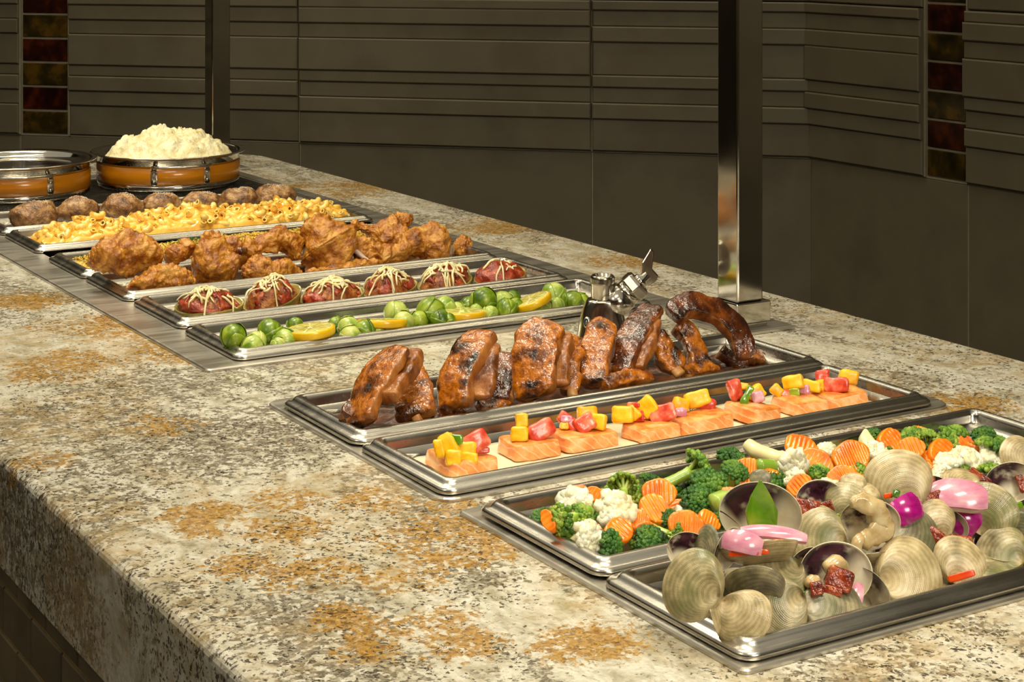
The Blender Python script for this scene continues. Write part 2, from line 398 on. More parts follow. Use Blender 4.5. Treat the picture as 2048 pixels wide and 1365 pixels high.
def slab(outer_fn, holes, th, er):
    """outer_fn(offset,z)->loop ; holes: list of loops"""
    mb = MB(); prof = [(er*(1-math.cos(a)), -er*(1-math.sin(a))) for a in [math.pi/2*(1-i/5) for i in range(6)]]
    prof = [(er-er*math.cos(a), -er+er*math.sin(a)) for a in [math.pi/2*(1-i/5) for i in range(6)]]
    loops = [outer_fn(o, z) for o, z in prof]+[outer_fn(0, -th+er*.6), outer_fn(er*.6, -th)]
    bridge(mb, loops, 0, True)
    top = loops[0]; poly = [top]+[list(h) for h in holes]; tri = tessellate_polygon(poly); fl = [p for l in poly for p in l]
    def up(t3, w):
        a, b, c = [fl[i] for i in t3]; return t3 if ((b-a).cross(c-a).z > 0) == w else t3[::-1]
    mb.add(fl, [up(t3, True) for t3 in tri])
    fb = [V3((p.x, p.y, -th)) for p in fl]
    bo = outer_fn(er*.6, -th); fb = bo+fb[len(top):]
    mb.add(fb, [up(t3, False) for t3 in tri])
    for h in holes: bridge(mb, [list(h), [V3((p.x, p.y, -th)) for p in h]], 0, True)
    return mb
counter = tag(empty('buffet_counter', ((X0+X1)/2, (Y0+Y1)/2, ZF)), 'long buffet counter with cream, grey and ochre granite top and small brown tiles below', 'counter')
def co(mb, name, mat, smooth=False, **k): return flatten(mb, counter.location).obj(name, mat, counter, smooth=smooth, **k)
def gobj(mb, nm):                     # granite keeps counter coordinates for its texture
    o = mb.obj(nm, M['granite'], counter, smooth=False); o.location = -V3(counter.location); return o
def fr_out(o, z): return rrect(X0+o, Y0+o, X1-o, SEAM-.0006-o*.15, .004, z)
def bk_out(o, z):
    L = rrect(X0+o, SEAM+.0006+o*.15, X1-o, Y1-o, .004, z)
    k = 7; a = rrect(X1-.2, Y1-.2, X1-o, Y1-o, .09, z)[:k]      # rounder far corner
    return a+L[k:]
gobj(slab(fr_out, [rrect(a, b, c, d, .012, 0) for a, b, c, d in HOLES[:2]], .1, .009), 'granite_slab')
gobj(slab(bk_out, [rrect(a, b, c, d, .012, 0) for a, b, c, d in HOLES[2:]], .1, .009), 'granite_slab')
mb = MB()                             # cabinet carcass, hollow so the wells can hang in it
bx0, bx1, by0, by1 = X0+.016, X1-.03, Y0+.03, Y1-.05
for a, b in (((bx0, by0, ZF+.001), (bx0+.02, by1, -.1005)), ((bx1-.02, by0, ZF+.001), (bx1, by1, -.1005)), ((bx0+.02, by0, ZF+.001), (bx1-.02, by0+.02, -.1005)), ((bx0+.02, by1-.02, ZF+.001), (bx1-.02, by1, -.1005))): mb.box(a, b)
co(mb, 'cabinet', M['brass'])
TL, TH = .0845, .0432
tm = MB().add(*[(lambda q: q)(x) for x in (tilebox(V3((0, 0, 0)), V3((0, -1, 0)), UP, V3((-1, 0, 0)), TL-.003, TH-.003, .0022, .0012).v, tilebox(V3((0, 0, 0)), V3((0, -1, 0)), UP, V3((-1, 0, 0)), TL-.003, TH-.003, .0022, .0012).f)]).mesh('base_tile', M['base_tile'], False)
far = MB(); cnt = 0
for r in range(18):
    z = -.125+TH-TH*(r+1)
    if z < ZF+.01: break
    off = 1.597+(TL/2 if r % 2 == 0 else 0)
    n0 = int((by1-off)/TL); y = off+n0*TL
    while y-TL > by0:
        hz = min(TH-.0022, -.101-z)
        if 1.0 < y < 2.2 and cnt < 260 and hz > .02:
            o = part('base_tile', tm, counter); o.location = V3((bx0, y, z))-V3(counter.location); cnt += 1
            if r == 0: o.scale.z = hz/(TH-.0022)
        elif hz > .004:
            b_ = tilebox(V3((bx0, y, z)), V3((0, -1, 0)), UP, V3((-1, 0, 0)), TL-.003, hz, .0022, .0012); far.add(b_.v, b_.f)
        y -= TL
tag(co(far, 'far_base_tiles', M['base_tile']), kind='stuff')

# ------------------------------------------------------------------ wells (drop-in steel frames) and pans
def well(name, label, out, openings, lipr=.006, z=.0035):
    x0, y0, x1, y1 = out; mb = MB()
    L = lambda o, zz, r=lipr: rrect(x0+o, y0+o, x1-o, y1-o, max(r-o, .0008), zz)
    loops = [L(0, .0002), L(0, z*.6), L(.0012, z*.92), L(.003, z)]
    bridge(mb, loops, 0, True)
    top = loops[-1]; hs = [rrect(a, b, c, d, .012, z) for a, b, c, d in openings]
    poly = [top]+hs; tri = tessellate_polygon(poly); fl = [p for l in poly for p in l]
    mb.add(fl, [t3 if (fl[t3[1]]-fl[t3[0]]).cross(fl[t3[2]]-fl[t3[0]]).z > 0 else t3[::-1] for t3 in tri])
    root = tag(empty(name, ((x0+x1)/2, (y0+y1)/2, 0)), label, 'well')
    for h in hs:
        bridge(mb, [h, [V3((p.x, p.y, -.004)) for p in h]], 0, True)
    flatten(mb, root.location).obj('rim_plate', M['steel'], root, smooth=False)
    for a, b, c, d in openings[2 if len(openings) == 2 and openings[0][1] < 1.7 else 1:]:       # drip box below the grate
        bb = MB(); l1 = rrect(a, b, c, d, .012, -.004); l2 = rrect(a+.002, b+.002, c-.002, d-.002, .012, -.030)
        bridge(bb, [l1, l2], 0, True); bb.add(l2, [tuple(range(len(l2)))])
        flatten(bb, root.location).obj('well_box', M['dark_steel'], root, smooth=False)
    return root
well('steam_well', 'nearest steel drop-in well holding the vegetable and clam pans', (.690, .866, 1.247, 1.222), [(.712, .892, 1.222, 1.20)])
well('steam_well', 'middle steel drop-in well holding the rib and salmon pans', (.690, 1.248, 1.249, 1.600), [(.712, 1.272, 1.222, 1.575)], .018)
well('steam_well', 'longest steel drop-in well running to the far end of the counter', (.689, 1.743, 1.308, 3.235), [(.74, 1.775, 1.25, 2.825), (.72, 2.85, 1.285, 3.19)])
def pan(label, x0, y0, x1, y1, dep=.045, zb=.0036, tilt=0):
    mb = MB(); L = lambda o, z, r: rrect(x0+o, y0+o, x1-o, y1-o, r, z, 8)
    prof = [(.0030, zb+.0003, .010), (.0, zb+.0012, .013), (.0006, zb+.0045, .0125), (.003, zb+.0062, .011), (.0062, zb+.0064, .009), (.0074, zb+.0085, .0085), (.0095, zb+.0105, .008), (.0125, zb+.0108, .0075), (.0148, zb+.0095, .007), (.0160, zb+.006, .0065), (.0166, zb+.001, .006), (.0185, zb-.0035, .012), (.0205, zb-.0055, .038), (.0225, zb-.010, .042), (.030, -dep+.008, .04), (.035, -dep+.001, .036), (.042, -dep, .03)]
    loops = [L(o, z, r) for o, z, r in prof]; bridge(mb, loops, 0, True)
    # outside skin of the tub
    prof2 = [(.0030, zb+.0003, .010), (.019, zb-.0002, .011), (.0215, zb-.012, .041), (.029, -dep+.006, .041), (.034, -dep-.0012, .037)]
    loops2 = [L(o, z, r) for o, z, r in prof2]; bridge(mb, loops2, 0, False)
    mb.add(loops[-1], [tuple(range(len(loops[-1])))]); mb.add(loops2[-1], [tuple(range(len(loops2[-1])))[::-1]])
    root = tag(empty('food_pan', ((x0+x1)/2, (y0+y1)/2, zb)), label, 'pan', 'long steel food pans')
    flatten(mb, root.location).obj('tub', M['pan'], root, smooth=True)
    root.rotation_euler = (0, 0, math.radians(tilt))
    return root
pan('long steel pan of clams nearest the camera', .695, .871, 1.232, 1.032)
pan('long steel pan of mixed vegetables behind the clam pan', .697, 1.0345, 1.232, 1.206, zb=.0050)
pan('long steel pan of salmon pieces in white sauce', .695, 1.252, 1.230, 1.408)
pan('long steel pan of glazed ribs behind the salmon pan', .695, 1.412, 1.236, 1.572, zb=.0044)
pan('long steel pan of sprouts and lemon slices', .727, 1.756, 1.264, 1.914)
pan('long steel pan of stuffed peppers behind the sprouts', .730, 1.930, 1.259, 2.092)
pan('long steel pan of fried chicken', .728, 2.106, 1.258, 2.268)
pan('long steel pan of herbed rice behind the fried chicken', .728, 2.272, 1.262, 2.428)
pan('long steel pan heaped with macaroni and cheese', .730, 2.482, 1.258, 2.650)
pan('long steel pan of baked potatoes in front of the wire grate', .730, 2.654, 1.262, 2.832)

def bed(name, label, cat, x0, y0, x1, y1, zf, mat, nx=60, ny=16, inset=.026, kind=None, r=.03):
    """food surface that fills a pan: height function zf(u,v,x,y) over its inside, closed below"""
    mb = MB(); v = []; f = []
    xa, xb, ya, yb = x0+inset, x1-inset, y0+inset, y1-inset
    for j in range(ny+1):
        for i in range(nx+1):
            u, w_ = i/nx, j/ny; x = xa+(xb-xa)*u; y = ya+(yb-ya)*w_
            # round the plan corners
            ex = min(x-xa, xb-x); ey = min(y-ya, yb-y)
            if ex < r and ey < r:
                d = math.hypot(r-ex, r-ey)
                if d > r:
                    k = r/d; nx_ = r-(r-ex)*k; ny_ = r-(r-ey)*k
                    x = xa+nx_ if x-xa < xb-x else xb-nx_; y = ya+ny_ if y-ya < yb-y else yb-ny_
            v.append(V3((x, y, zf(u, w_, x, y))))
    n = nx+1
    for j in range(ny):
        for i in range(nx): f.append((j*n+i, j*n+i+1, (j+1)*n+i+1, (j+1)*n+i))
    b = len(v); bord = [i for i in range(n)]+[j*n+nx for j in range(1, ny+1)]+[ny*n+i for i in range(nx-1, -1, -1)]+[j*n for j in range(ny-1, 0, -1)]
    cx, cy = (x0+x1)/2, (y0+y1)/2
    for q in bord:
        p = v[q]; v.append(V3((cx+(p.x-cx)*.975, cy+(p.y-cy)*.9, -.0445)))
    m = len(bord)
    for i in range(m): f.append((bord[i], b+i, b+(i+1) % m, bord[(i+1) % m]))
    f.append(tuple(b+i for i in range(m))[::-1])
    mb.add(v, f); o = mb.obj(name, mat); tag(o, label, cat, None, kind); return o
exec_later = []
# ------------------------------------------------------------------ food materials
M['clam_in'] = None
def clam_mats():
    out = []
    for nm, c1, c2, gr in (('clam_shell_green', (150, 138, 98), (206, 188, 146), .55), ('clam_shell_tan', (176, 156, 112), (220, 200, 160), .12), ('clam_shell_grey', (120, 112, 88), (176, 164, 128), .3)):
        m, t, b = nt(nm); uv = N(t, 'ShaderNodeTexCoord').outputs['UV']; v = objvec(t)
        sx = N(t, 'ShaderNodeSeparateXYZ'); t.links.new(uv, sx.inputs[0])
        n = nz(t, v, 2.2, 3); s = math_(t, 'ADD', sx.outputs[0], math_(t, 'MULTIPLY', n, .05))
        r1 = math_(t, 'SINE', math_(t, 'MULTIPLY', s, 230)); r2 = math_(t, 'SINE', math_(t, 'MULTIPLY', s, 77)); rad = math_(t, 'SINE', math_(t, 'MULTIPLY', sx.outputs[1], 420))
        band = math_(t, 'ADD', math_(t, 'MULTIPLY', r2, .05), math_(t, 'ADD', math_(t, 'MULTIPLY', r1, .035), nz(t, v, 2.0, 4)))
        col = ramp(t, [(.22, lin(tuple(x*.66 for x in c1))), (.46, lin(c1)), (.72, lin(c2))], band)
        gm = mrange(t, nz(t, v, .9, 3, .5), .48, .60)
        col = mixc(t, math_(t, 'MULTIPLY', gm, gr), col, lin((92, 104, 52)))
        um = mrange(t, sx.outputs[0], .3, .05); col = mixc(t, math_(t, 'MULTIPLY', um, .25), col, lin((226, 196, 150)))
        t.links.new(col, b.inputs['Base Color']); b.inputs['Roughness'].default_value = .32; b.inputs['Coat Weight'].default_value = .25
        bump(t, b, math_(t, 'ADD', math_(t, 'MULTIPLY', r1, mrange(t, sx.outputs[0], .2, .6)), math_(t, 'MULTIPLY', rad, .3)), .18, .0003); out.append(m)
    m, t, b = nt('clam_inside'); uv = N(t, 'ShaderNodeTexCoord').outputs['UV']; v = objvec(t)
    sx = N(t, 'ShaderNodeSeparateXYZ'); t.links.new(uv, sx.inputs[0])
    a = math_(t, 'MULTIPLY', mrange(t, sx.outputs[0], .25, .55), math_(t, 'MULTIPLY', mrange(t, sx.outputs[1], .0, .06), mrange(t, sx.outputs[1], .42, .30)))
    a = math_(t, 'MULTIPLY', a, mrange(t, sx.outputs[0], .99, .95)); a = math_(t, 'MULTIPLY', a, mrange(t, nz(t, v, 1.6, 3), .25, .5))
    col = mixc(t, a, ramp(t, [(.35, lin((226, 210, 174))), (.6, lin((246, 238, 214)))], nz(t, v, 1.5, 3)), ramp(t, [(.35, lin((34, 14, 26))), (.65, lin((92, 50, 68)))], nz(t, v, 2, 3)))
    t.links.new(col, b.inputs['Base Color']); b.inputs['Roughness'].default_value = .18; out.append(m)
    return out
CL = clam_mats()
M['clam_meat'] = food('clam_meat', [(170, 140, 90), (206, 180, 130), (222, 204, 160)], 70, .25, 160, .4, coat=.6, sss=.1)
M['carrot'] = food('carrot', [(226, 104, 4), (244, 130, 12), (250, 150, 34)], 50, .28, 150, .15, coat=.4, sss=.04, unit=True)
M['cauli'] = food('cauliflower', [(226, 212, 164), (244, 236, 202), (250, 246, 226)], 60, .4, 300, .7, .0012, coat=.2, sss=.15, unit=True)
M['cauli_stem'] = food('cauliflower_stem', [(222, 208, 150), (238, 230, 184)], 40, .35, 120, .2, coat=.3, sss=.15, unit=True)
M['broc'] = food('broccoli_crown', [(22, 62, 8), (52, 106, 16), (112, 152, 40)], 45, .38, 420, 1.0, .0018, coat=.3, contrast=1.1, unit=True)
M['broc_l'] = food('broccoli_crown_light', [(60, 110, 16), (120, 160, 40), (176, 196, 80)], 60, .38, 420, 1.0, .0018, coat=.3, unit=True)
M['broc_stem'] = food('broccoli_stem', [(112, 150, 40), (150, 182, 66), (190, 208, 110)], 40, .3, 90, .2, coat=.4, sss=.1, unit=True)
M['onion_m'] = food('onion_magenta', [(130, 10, 90), (186, 24, 134), (206, 70, 160)], 50, .2, 60, .1, coat=.5, sss=.1, stretch=(1, 1, 3), contrast=1.1)
M['onion_p'] = food('onion_pink', [(196, 110, 140), (220, 150, 172), (232, 190, 196)], 50, .2, 60, .1, coat=.5, sss=.15, stretch=(1, 1, 3), contrast=1.1)
M['onion_w'] = food('onion_white', [(226, 190, 180), (240, 224, 206)], 50, .2, 60, .1, coat=.6, sss=.15)
M['sausage'] = food('sausage', [(96, 26, 8), (150, 54, 20), (186, 100, 56)], 110, .22, 240, .9, .0018, coat=.6)
M['gpep'] = food('green_pepper', [(60, 112, 10), (100, 146, 22), (150, 170, 40)], 30, .16, 60, .1, coat=.7, sss=.08)
M['opep'] = food('orange_pepper', [(226, 60, 4), (240, 92, 10)], 30, .2, 60, .1, coat=.6, sss=.08)
M['mango'] = food('mango', [(234, 160, 4), (248, 190, 14), (252, 208, 50)], 80, .36, 160, .3, coat=.15, sss=.08)
M['tomato'] = food('tomato', [(202, 52, 28), (224, 88, 56), (236, 150, 118)], 90, .3, 120, .4, coat=.3, sss=.08)
M['salmon_s'] = None
def salmon():
    m, t, b = nt('salmon_flesh'); v = objvec(t); wv = N(t, 'ShaderNodeTexWave', wave_type='BANDS'); mp = N(t, 'ShaderNodeMapping'); mp.inputs['Rotation'].default_value = (0, math.radians(52), 0)
    t.links.new(v, mp.inputs[0]); t.links.new(mp.outputs[0], wv.inputs[0]); wv.inputs['Scale'].default_value = 48; wv.inputs['Distortion'].default_value = 3; wv.inputs['Detail Scale'].default_value = 2
    base = ramp(t, [(.35, lin((234, 138, 68))), (.5, lin((243, 166, 98))), (.65, lin((248, 198, 144)))], nz(t, v, 55, 4))
    col = mixc(t, mrange(t, wv.outputs['Fac'], .86, 1, 0, .5), base, lin((250, 214, 170)))
    t.links.new(col, b.inputs['Base Color']); b.inputs['Roughness'].default_value = .38; b.inputs['Coat Weight'].default_value = .3
    b.inputs['Subsurface Weight'].default_value = .1; b.inputs['Subsurface Scale'].default_value = .004
    bump(t, b, math_(t, 'ADD', wv.outputs['Fac'], nz(t, v, 260, 3)), .3, .0008); return m
M['salmon'] = salmon()
M['salmon_top'] = food('salmon_seared_top', [(206, 112, 36), (236, 150, 70), (248, 190, 120)], 70, .4, 260, .5, .001, coat=.3)
M['cream'] = food('cream_sauce', [(238, 224, 182), (248, 240, 208)], 20, .22, 60, .15, coat=.4, sss=.1)
M['rib'] = food('glazed_rib_crust', [(28, 13, 3), (118, 60, 8), (188, 108, 18), (132, 66, 8)], 48, .26, 150, .8, .0026, coat=.7, contrast=1.7, detail=6)
M['rib_dark'] = food('charred_rib_crust', [(18, 8, 4), (78, 34, 8), (146, 76, 16)], 55, .2, 190, .8, .0022, coat=1, contrast=1.2, detail=6)
M['rib_cut'] = food('rib_meat_side', [(92, 46, 10), (146, 84, 28), (176, 116, 54)], 60, .4, 160,   .7, .0015, coat=.2, stretch=(1, 1, .22), detail=5)
M['bone'] = food('bone', [(150, 90, 30), (206, 156, 90)], 60, .4, 120, .3)
M['bbq'] = food('barbecue_sauce', [(26, 9, 2), (62, 26, 5), (104, 50, 10)], 60, .3, 90, .6, .002, coat=.25)
M['sprout'] = food('sprout_leaf', [(58, 86, 6), (104, 132, 14), (166, 182, 60)], 42, .32, 120, .35, .0008, coat=.2, stretch=(1, 1, .35), detail=5, unit=True)
M['sprout_p'] = food('sprout_leaf_pale', [(110, 142, 36), (166, 186, 82), (208, 208, 120)], 42, .32, 120, .35, .0008, coat=.2, stretch=(1, 1, .35), detail=5, unit=True)
M['rind'] = food('lemon_rind', [(222, 170, 4), (240, 196, 16)], 60, .3, 300, .2, coat=.4, unit=True)
M['pith'] = food('lemon_pith', [(240, 228, 150), (248, 240, 190)], 60, .45, 100, .1, unit=True)
M['lflesh'] = food('lemon_flesh', [(200, 184, 70), (224, 212, 110), (236, 228, 150)], 160, .2, 300, .5, coat=.5, sss=.2, unit=True)
M['pep_shell'] = food('stewed_pepper_skin', [(100, 92, 30), (138, 124, 50), (164, 146, 72)], 26, .26, 60, .25, coat=.6, stretch=(1, 1, .3))
M['filling'] = food('meat_filling', [(110, 44, 10), (160, 84, 26), (190, 124, 56)], 110, .36, 260, 1, .002, coat=.4, detail=6)
M['red_sauce'] = food('tomato_sauce', [(112, 28, 8), (156, 50, 20), (186, 92, 50)], 90, .3, 220, .9, .002, coat=.35)
M['cheese'] = food('melted_cheese', [(236, 214, 150), (246, 232, 186)], 60, .28, 90, .2, coat=.4, sss=.15)
M['chicken'] = food('fried_chicken_crust', [(104, 52, 8), (168, 98, 20), (204, 138, 42), (222, 170, 86)], 62, .34, 300, 1.0, .0022, coat=.35, contrast=1.15, detail=8)
M['rice'] = food('rice', [(204, 150, 30), (232, 190, 70), (240, 214, 120)], 160, .45, 300, .8, .0012)
M['herb'] = food('chopped_herb', [(20, 74, 6), (52, 120, 14)], 200, .5, 200, .3)
M['mac'] = food('macaroni', [(248, 188, 64), (252, 210, 100), (254, 224, 138)], 60, .2, 90, .2, coat=.6, sss=.12)
M['mac_s'] = food('cheese_sauce', [(246, 178, 56), (252, 202, 96)], 60, .18, 90, .5, .0015, coat=.6, sss=.1)
M['potato'] = food('baked_potato_skin', [(92, 56, 24), (150, 104, 56), (196, 156, 102)], 75, .45, 200, .9, .003, coat=.25, detail=9, contrast=1.7)
M['salt'] = food('salt', [(225, 215, 195), (250, 245, 235)], 200, .4)
M['mash'] = food('mashed_potato', [(226, 208, 150), (242, 230, 184), (248, 240, 204)], 60, .42, 160, .9, .003, coat=.1, sss=.12, detail=6)

def place(name, mb, mats, label, cat, group=None, **k):
    return tag(mb.obj(name, mats, **k), label, cat, group)
def inst(name, me, Mx, label, cat, group):
    o = bpy.data.objects.new(name, me); COL.objects.link(o); o.matrix_world = Mx; return tag(o, label, cat, group)

# ------------------------------------------------------------------ clams
def valve_mesh(shell, Hh=.46, egg=.1, rings=44, K=44):
    mb = MB(); U = V3((.14, -.815, 0)); v = []; uv = []; f = []; mi = []
    def ring(s, z_s, inner):
        for k in range(K):
            th = 2*math.pi*k/K; o = V3((math.cos(th)*(1+egg*math.sin(th)*.4), math.sin(th)*.84, 0))
            p = U+(o-U)*s
            z = z_s*(Hh*1.12*(1-max(s, .0)**2.3)**.68)
            z *= .42+.58*math.sin(math.pi/2*min(1, s/.55))
            rid = .0008*math.sin(s*95) if (not inner and .15 < s < .99) else 0
            v.append(V3((p.x, p.y, z+rid))); uv.append((max(s, .002) if not inner else s, k/K+.0001))
    ss = [math.sin(math.pi/2*i/(rings-1)) for i in range(rings)]; ss[0] = .01
    for s in ss: ring(s, 1, False)
    ring(.985, 0, True); v_in0 = len(v)//K
    for i in range(rings//2):
        s = .97*(1-i/(rings//2-1)); ring(max(s, .01), .90, True)
    tot = len(v)//K
    for j in range(tot-1):
        for k in range(K):
            f.append((j*K+k, j*K+(k+1) % K, (j+1)*K+(k+1) % K, (j+1)*K+k)); mi.append(0 if j < rings-1 else 1)
    f = [q[::-1] for q in f]
    mb.add(v, f, mi, uv); return mb.mesh('clam_valve', [shell, CL[3]])
VM = [valve_mesh(CL[0], .36), valve_mesh(CL[1], .40, .05), valve_mesh(CL[2], .34, .2)]
def clam(px, py, wpx, Y, n, m, label, kind=0, name='clam_shell', mir=1):
    """n: outward normal of the dome, m: direction hinge -> margin, both (right, up, toward)"""
    c = ry(px, py, Y); sc = wpx*depth(c)/F/2*1.1
    Mx = frame(cv(*n), cv(*m), (0, 0, 0), (sc*mir, sc, sc)); off = Mx.to_3x3() @ V3((0, 0, .18))
    Mx.translation = c-off
    o = inst(name, VM[kind], Mx, label, 'clam', None); return o, Mx, sc
G1 = 'open clam shells in the front pan'
CLAMS = [
 (1384, 1172, 134, .916, (-.35, .35, 1), (-.85, .45, .1), 'large green-banded clam shell, domed side out, in the pan\'s left front corner', 0),
 (1434, 1210, 112, .912, (1.0, .3, .12), (-.1, .9, .6), 'narrow edge-on clam shell leaning on the right of the large left corner shell', 1),
 (1486, 1236, 112, .893, (-.35, .55, .9), (.55, -.6, .3), 'fan-shaped tan clam shell touching the front rim left of centre', 1),
 (1552, 1220, 140, .90, (.1, .5, .95), (-.75, -.2, .1), 'pale green and cream clam shell, second along the front rim, domed side out', 0),
 (1552, 1157, 136, .925, (.1, .95, .5), (-.9, -.15, .4), 'pale curled clam shell lying above the cream one at the front rim', 0),
 (1510, 1178, 120, .91, (-.2, -.6, .8), (-.7, .3, .6), 'dark grey underside shell wedged below the pale curled shell', 2),
 (1518, 1108, 148, .935, (.1, -.9, .45), (-.3, .25, .9), 'yellow-edged clam shell lying like a cup with pink onion in it', 1),
 (1521, 1024, 150, .972, (.15, .12, -1), (.05, 1, .1), 'upright open clam shell holding a green pepper piece', 1),
 (1448, 1097, 92, .945, (-.75, .1, -.6), (-.2, 1, .1), 'dark-lined clam shell tilted open behind the large left corner shell', 2),
 (1407, 1092, 92, .96, (-.95, .2, .3), (-.1, .9, -.2), 'narrow olive clam shell standing on edge beside the rim at the left', 2),
 (1373, 1098, 82, .975, (-.2, .1, -1), (.3, .9, 0), 'half-hidden dark clam shell behind the large left corner shell', 2),
 (1799, 960, 128, .985, (0, .30, 1), (-.12, 1, .1), 'big ribbed beige clam shell on top of the heap in front of the carrots', 1),
 (1636, 1077, 122, .955, (-.1, .5, .9), (-.75, .4, .2), 'dark green ribbed clam shell in the middle of the heap', 0),
 (1735, 1045, 118, .95, (-.15, .15, -1), (.2, .9, -.1), 'open clam shell showing shredded meat in the centre of the heap', 2),
 (1824, 1074, 128, .95, (.2, .6, .75), (.75, -.45, .3), 'long greyish clam shell right of the open meat-filled shell', 2),
 (1692, 1003, 84, .975, (-.35, .4, .8), (.1, .9, 0), 'small dark green clam shell behind the open meat-filled shell', 0),
 (1868, 1042, 88, .965, (.1, .3, 1), (-.3, .9, 0), 'ribbed tan clam shell below the magenta onion piece', 1),
 (1898, 1050, 78, .972, (.5, .1, -.8), (.1, 1, 0), 'black-lined clam shell backing the ribbed tan one', 2),
 (1976, 1020, 112, .965, (-.45, .3, .8), (.4, 1, 0), 'pale upright clam shell with green spots near the right side', 0),
 (2020, 962, 92, .99, (.1, .1, -1), (-.2, 1, 0), 'white clam shell with a purple stain at the far right of the heap', 1),
 (2003, 1100, 104, .945, (-.2, .6, .8), (-.5, .6, 0), 'green-tinged clam shell lying at the right end of the heap', 0),
 (2032, 1062, 84, .96, (-.2, -.2, .9), (-.3, .8, .2), 'dark olive clam shell at the right edge of the picture', 2),
 (1923, 1124, 104, .925, (.05, .45, .95), (.45, .7, 0), 'ribbed cream clam shell above the orange pepper bit by the front rim', 1),
 (1821, 1152, 148, .91, (.05, .55, .9), (.9, .1, .1), 'largest ribbed clam shell along the front rim, centre right', 1),
 (1778, 1116, 132, .935, (.15, -.95, .35), (.2, .3, .9), 'flat clam shell lying hollow side up below the meat-filled shell', 1),
 (1669, 1146, 136, .925, (-.1, -.15, -1), (.1, .95, .1), 'open purple-lined clam shell holding chunks of red sausage', 1),
 (1666, 1216, 138, .893, (.05, .8, .6), (.8, .15, .3), 'low ribbed clam shell on the front rim below the sausage-filled shell', 2),
 (1748, 1178, 96, .912, (.75, .15, -.5), (.1, .95, 0), 'thin grey clam shell edge right of the sausage-filled shell', 2),
 (1614, 1126, 76, .94, (-.3, .1, -1), (-.2, .9, 0), 'plain white clam shell peeking out left of the sausage-filled shell', 1),
 (1640, 1003, 92, .99, (-.05, -.25, -1), (.05, 1, .2), 'white clam shell at the back behind the orange-brown sausage cubes', 1),
 (1704, 968, 52, 1.0, (-.3, .5, .7), (-.1, 1, 0), 'tiny beige clam shell tip in front of the carrots', 1),
 (1731, 986, 56, .99, (-.1, .7, .6), (.4, .8, 0), 'tiny cream clam shell right of the small dark green one', 1),
 (1872, 972, 48, 1.0, (.3, .1, -.8), (.1, 1, 0), 'small black-lined clam shell right of the big ribbed top shell', 2),
 (1922, 958, 78, 1.0, (.1, .8, .4), (-.1, .8, 0), 'pale pinkish clam shell behind the light pink onion block', 1),
 (2034, 905, 70, 1.012, (.1, .5, .8), (-.6, .6, 0), 'beige clam shell at the upper right edge of the heap', 1),
 (1521, 958, 40, .99, (-.1, .3, 1), (0, 1, 0), 'pointed tip of a grey clam shell above the green pepper piece', 2),
 (1945, 1075, 78, .975, (.1, .6, .7), (-.5, .8, 0), 'shadowed olive clam shell deep between the sausage and the right shells', 2),
 (1600, 1190, 60, .915, (-.3, .7, .5), (-.7, .3, 0), 'small green clam shell between the front cream shell and the sausage', 0),
]
for a in CLAMS: clam(*a[:6], a[6], a[7], 'clam_shell', 1)
k = 0
for gx in range(11):                  # lower layer of shells that carries the heap
    for gy in range(3):
        x = .752+gx*.042+random.uniform(-.008, .008); y = .915+gy*.036+random.uniform(-.006, .006); z = -.012+random.uniform(-.006, .008)+gy*.006
        if x > 1.20: continue
        n = V3((random.uniform(-.5, .5), random.uniform(-.5, .5), random.choice((1, 1, -1)))); Mx = frame(n, (random.uniform(-1, 1), random.uniform(-1, 1), .1), (x, y, z), .021)
        inst('clam_shell', VM[k % 3], Mx, 'clam shell buried in the lower layer of the front pan', 'clam', 'clam shells in the lower layer'); k += 1
def on(px, py, Y): return ry(px, py, Y)
def s_(px, c): return px*depth(c)/F
# clam meat
c = on(1738, 1048, .938); P0 = [on(1700, 1000, .94), on(1745, 1015, .935), on(1760, 1055, .935), on(1720, 1085, .93)]
place('clam_meat', MB().add(*loft(P0, [.004, .008, .009, .005], [.003, .006, .006, .003], 26, 18, FW, amp=.003, fr=120)), M['clam_meat'], 'shredded beige clam meat inside the open centre shell', 'clam meat')
place('clam_meat', MB().add(*loft([on(1712, 1105, .93), on(1715, 1085, .93), on(1722, 1070, .932)], [.0035, .004, .003], None, 14, 12, FW, amp=.001, fr=150)), M['clam_meat'], 'thick clam siphon hanging out of the open centre shell', 'clam meat')
place('clam_meat', MB().add(*loft([on(1650, 1142, .915), on(1672, 1128, .915), on(1690, 1140, .915)], [.004, .006, .004], None, 14, 12, FW, amp=.001, fr=150)), M['clam_meat'], 'cream clam meat behind the red sausage chunk', 'clam meat')
place('clam_meat', MB().add(*loft([on(1610, 1160, .91), on(1622, 1165, .908), on(1634, 1160, .91)], [.003, .005, .003], None, 14, 12, FW, amp=.001, fr=150)), M['clam_meat'], 'round clam meat nugget left of the red sausage chunk', 'clam meat')
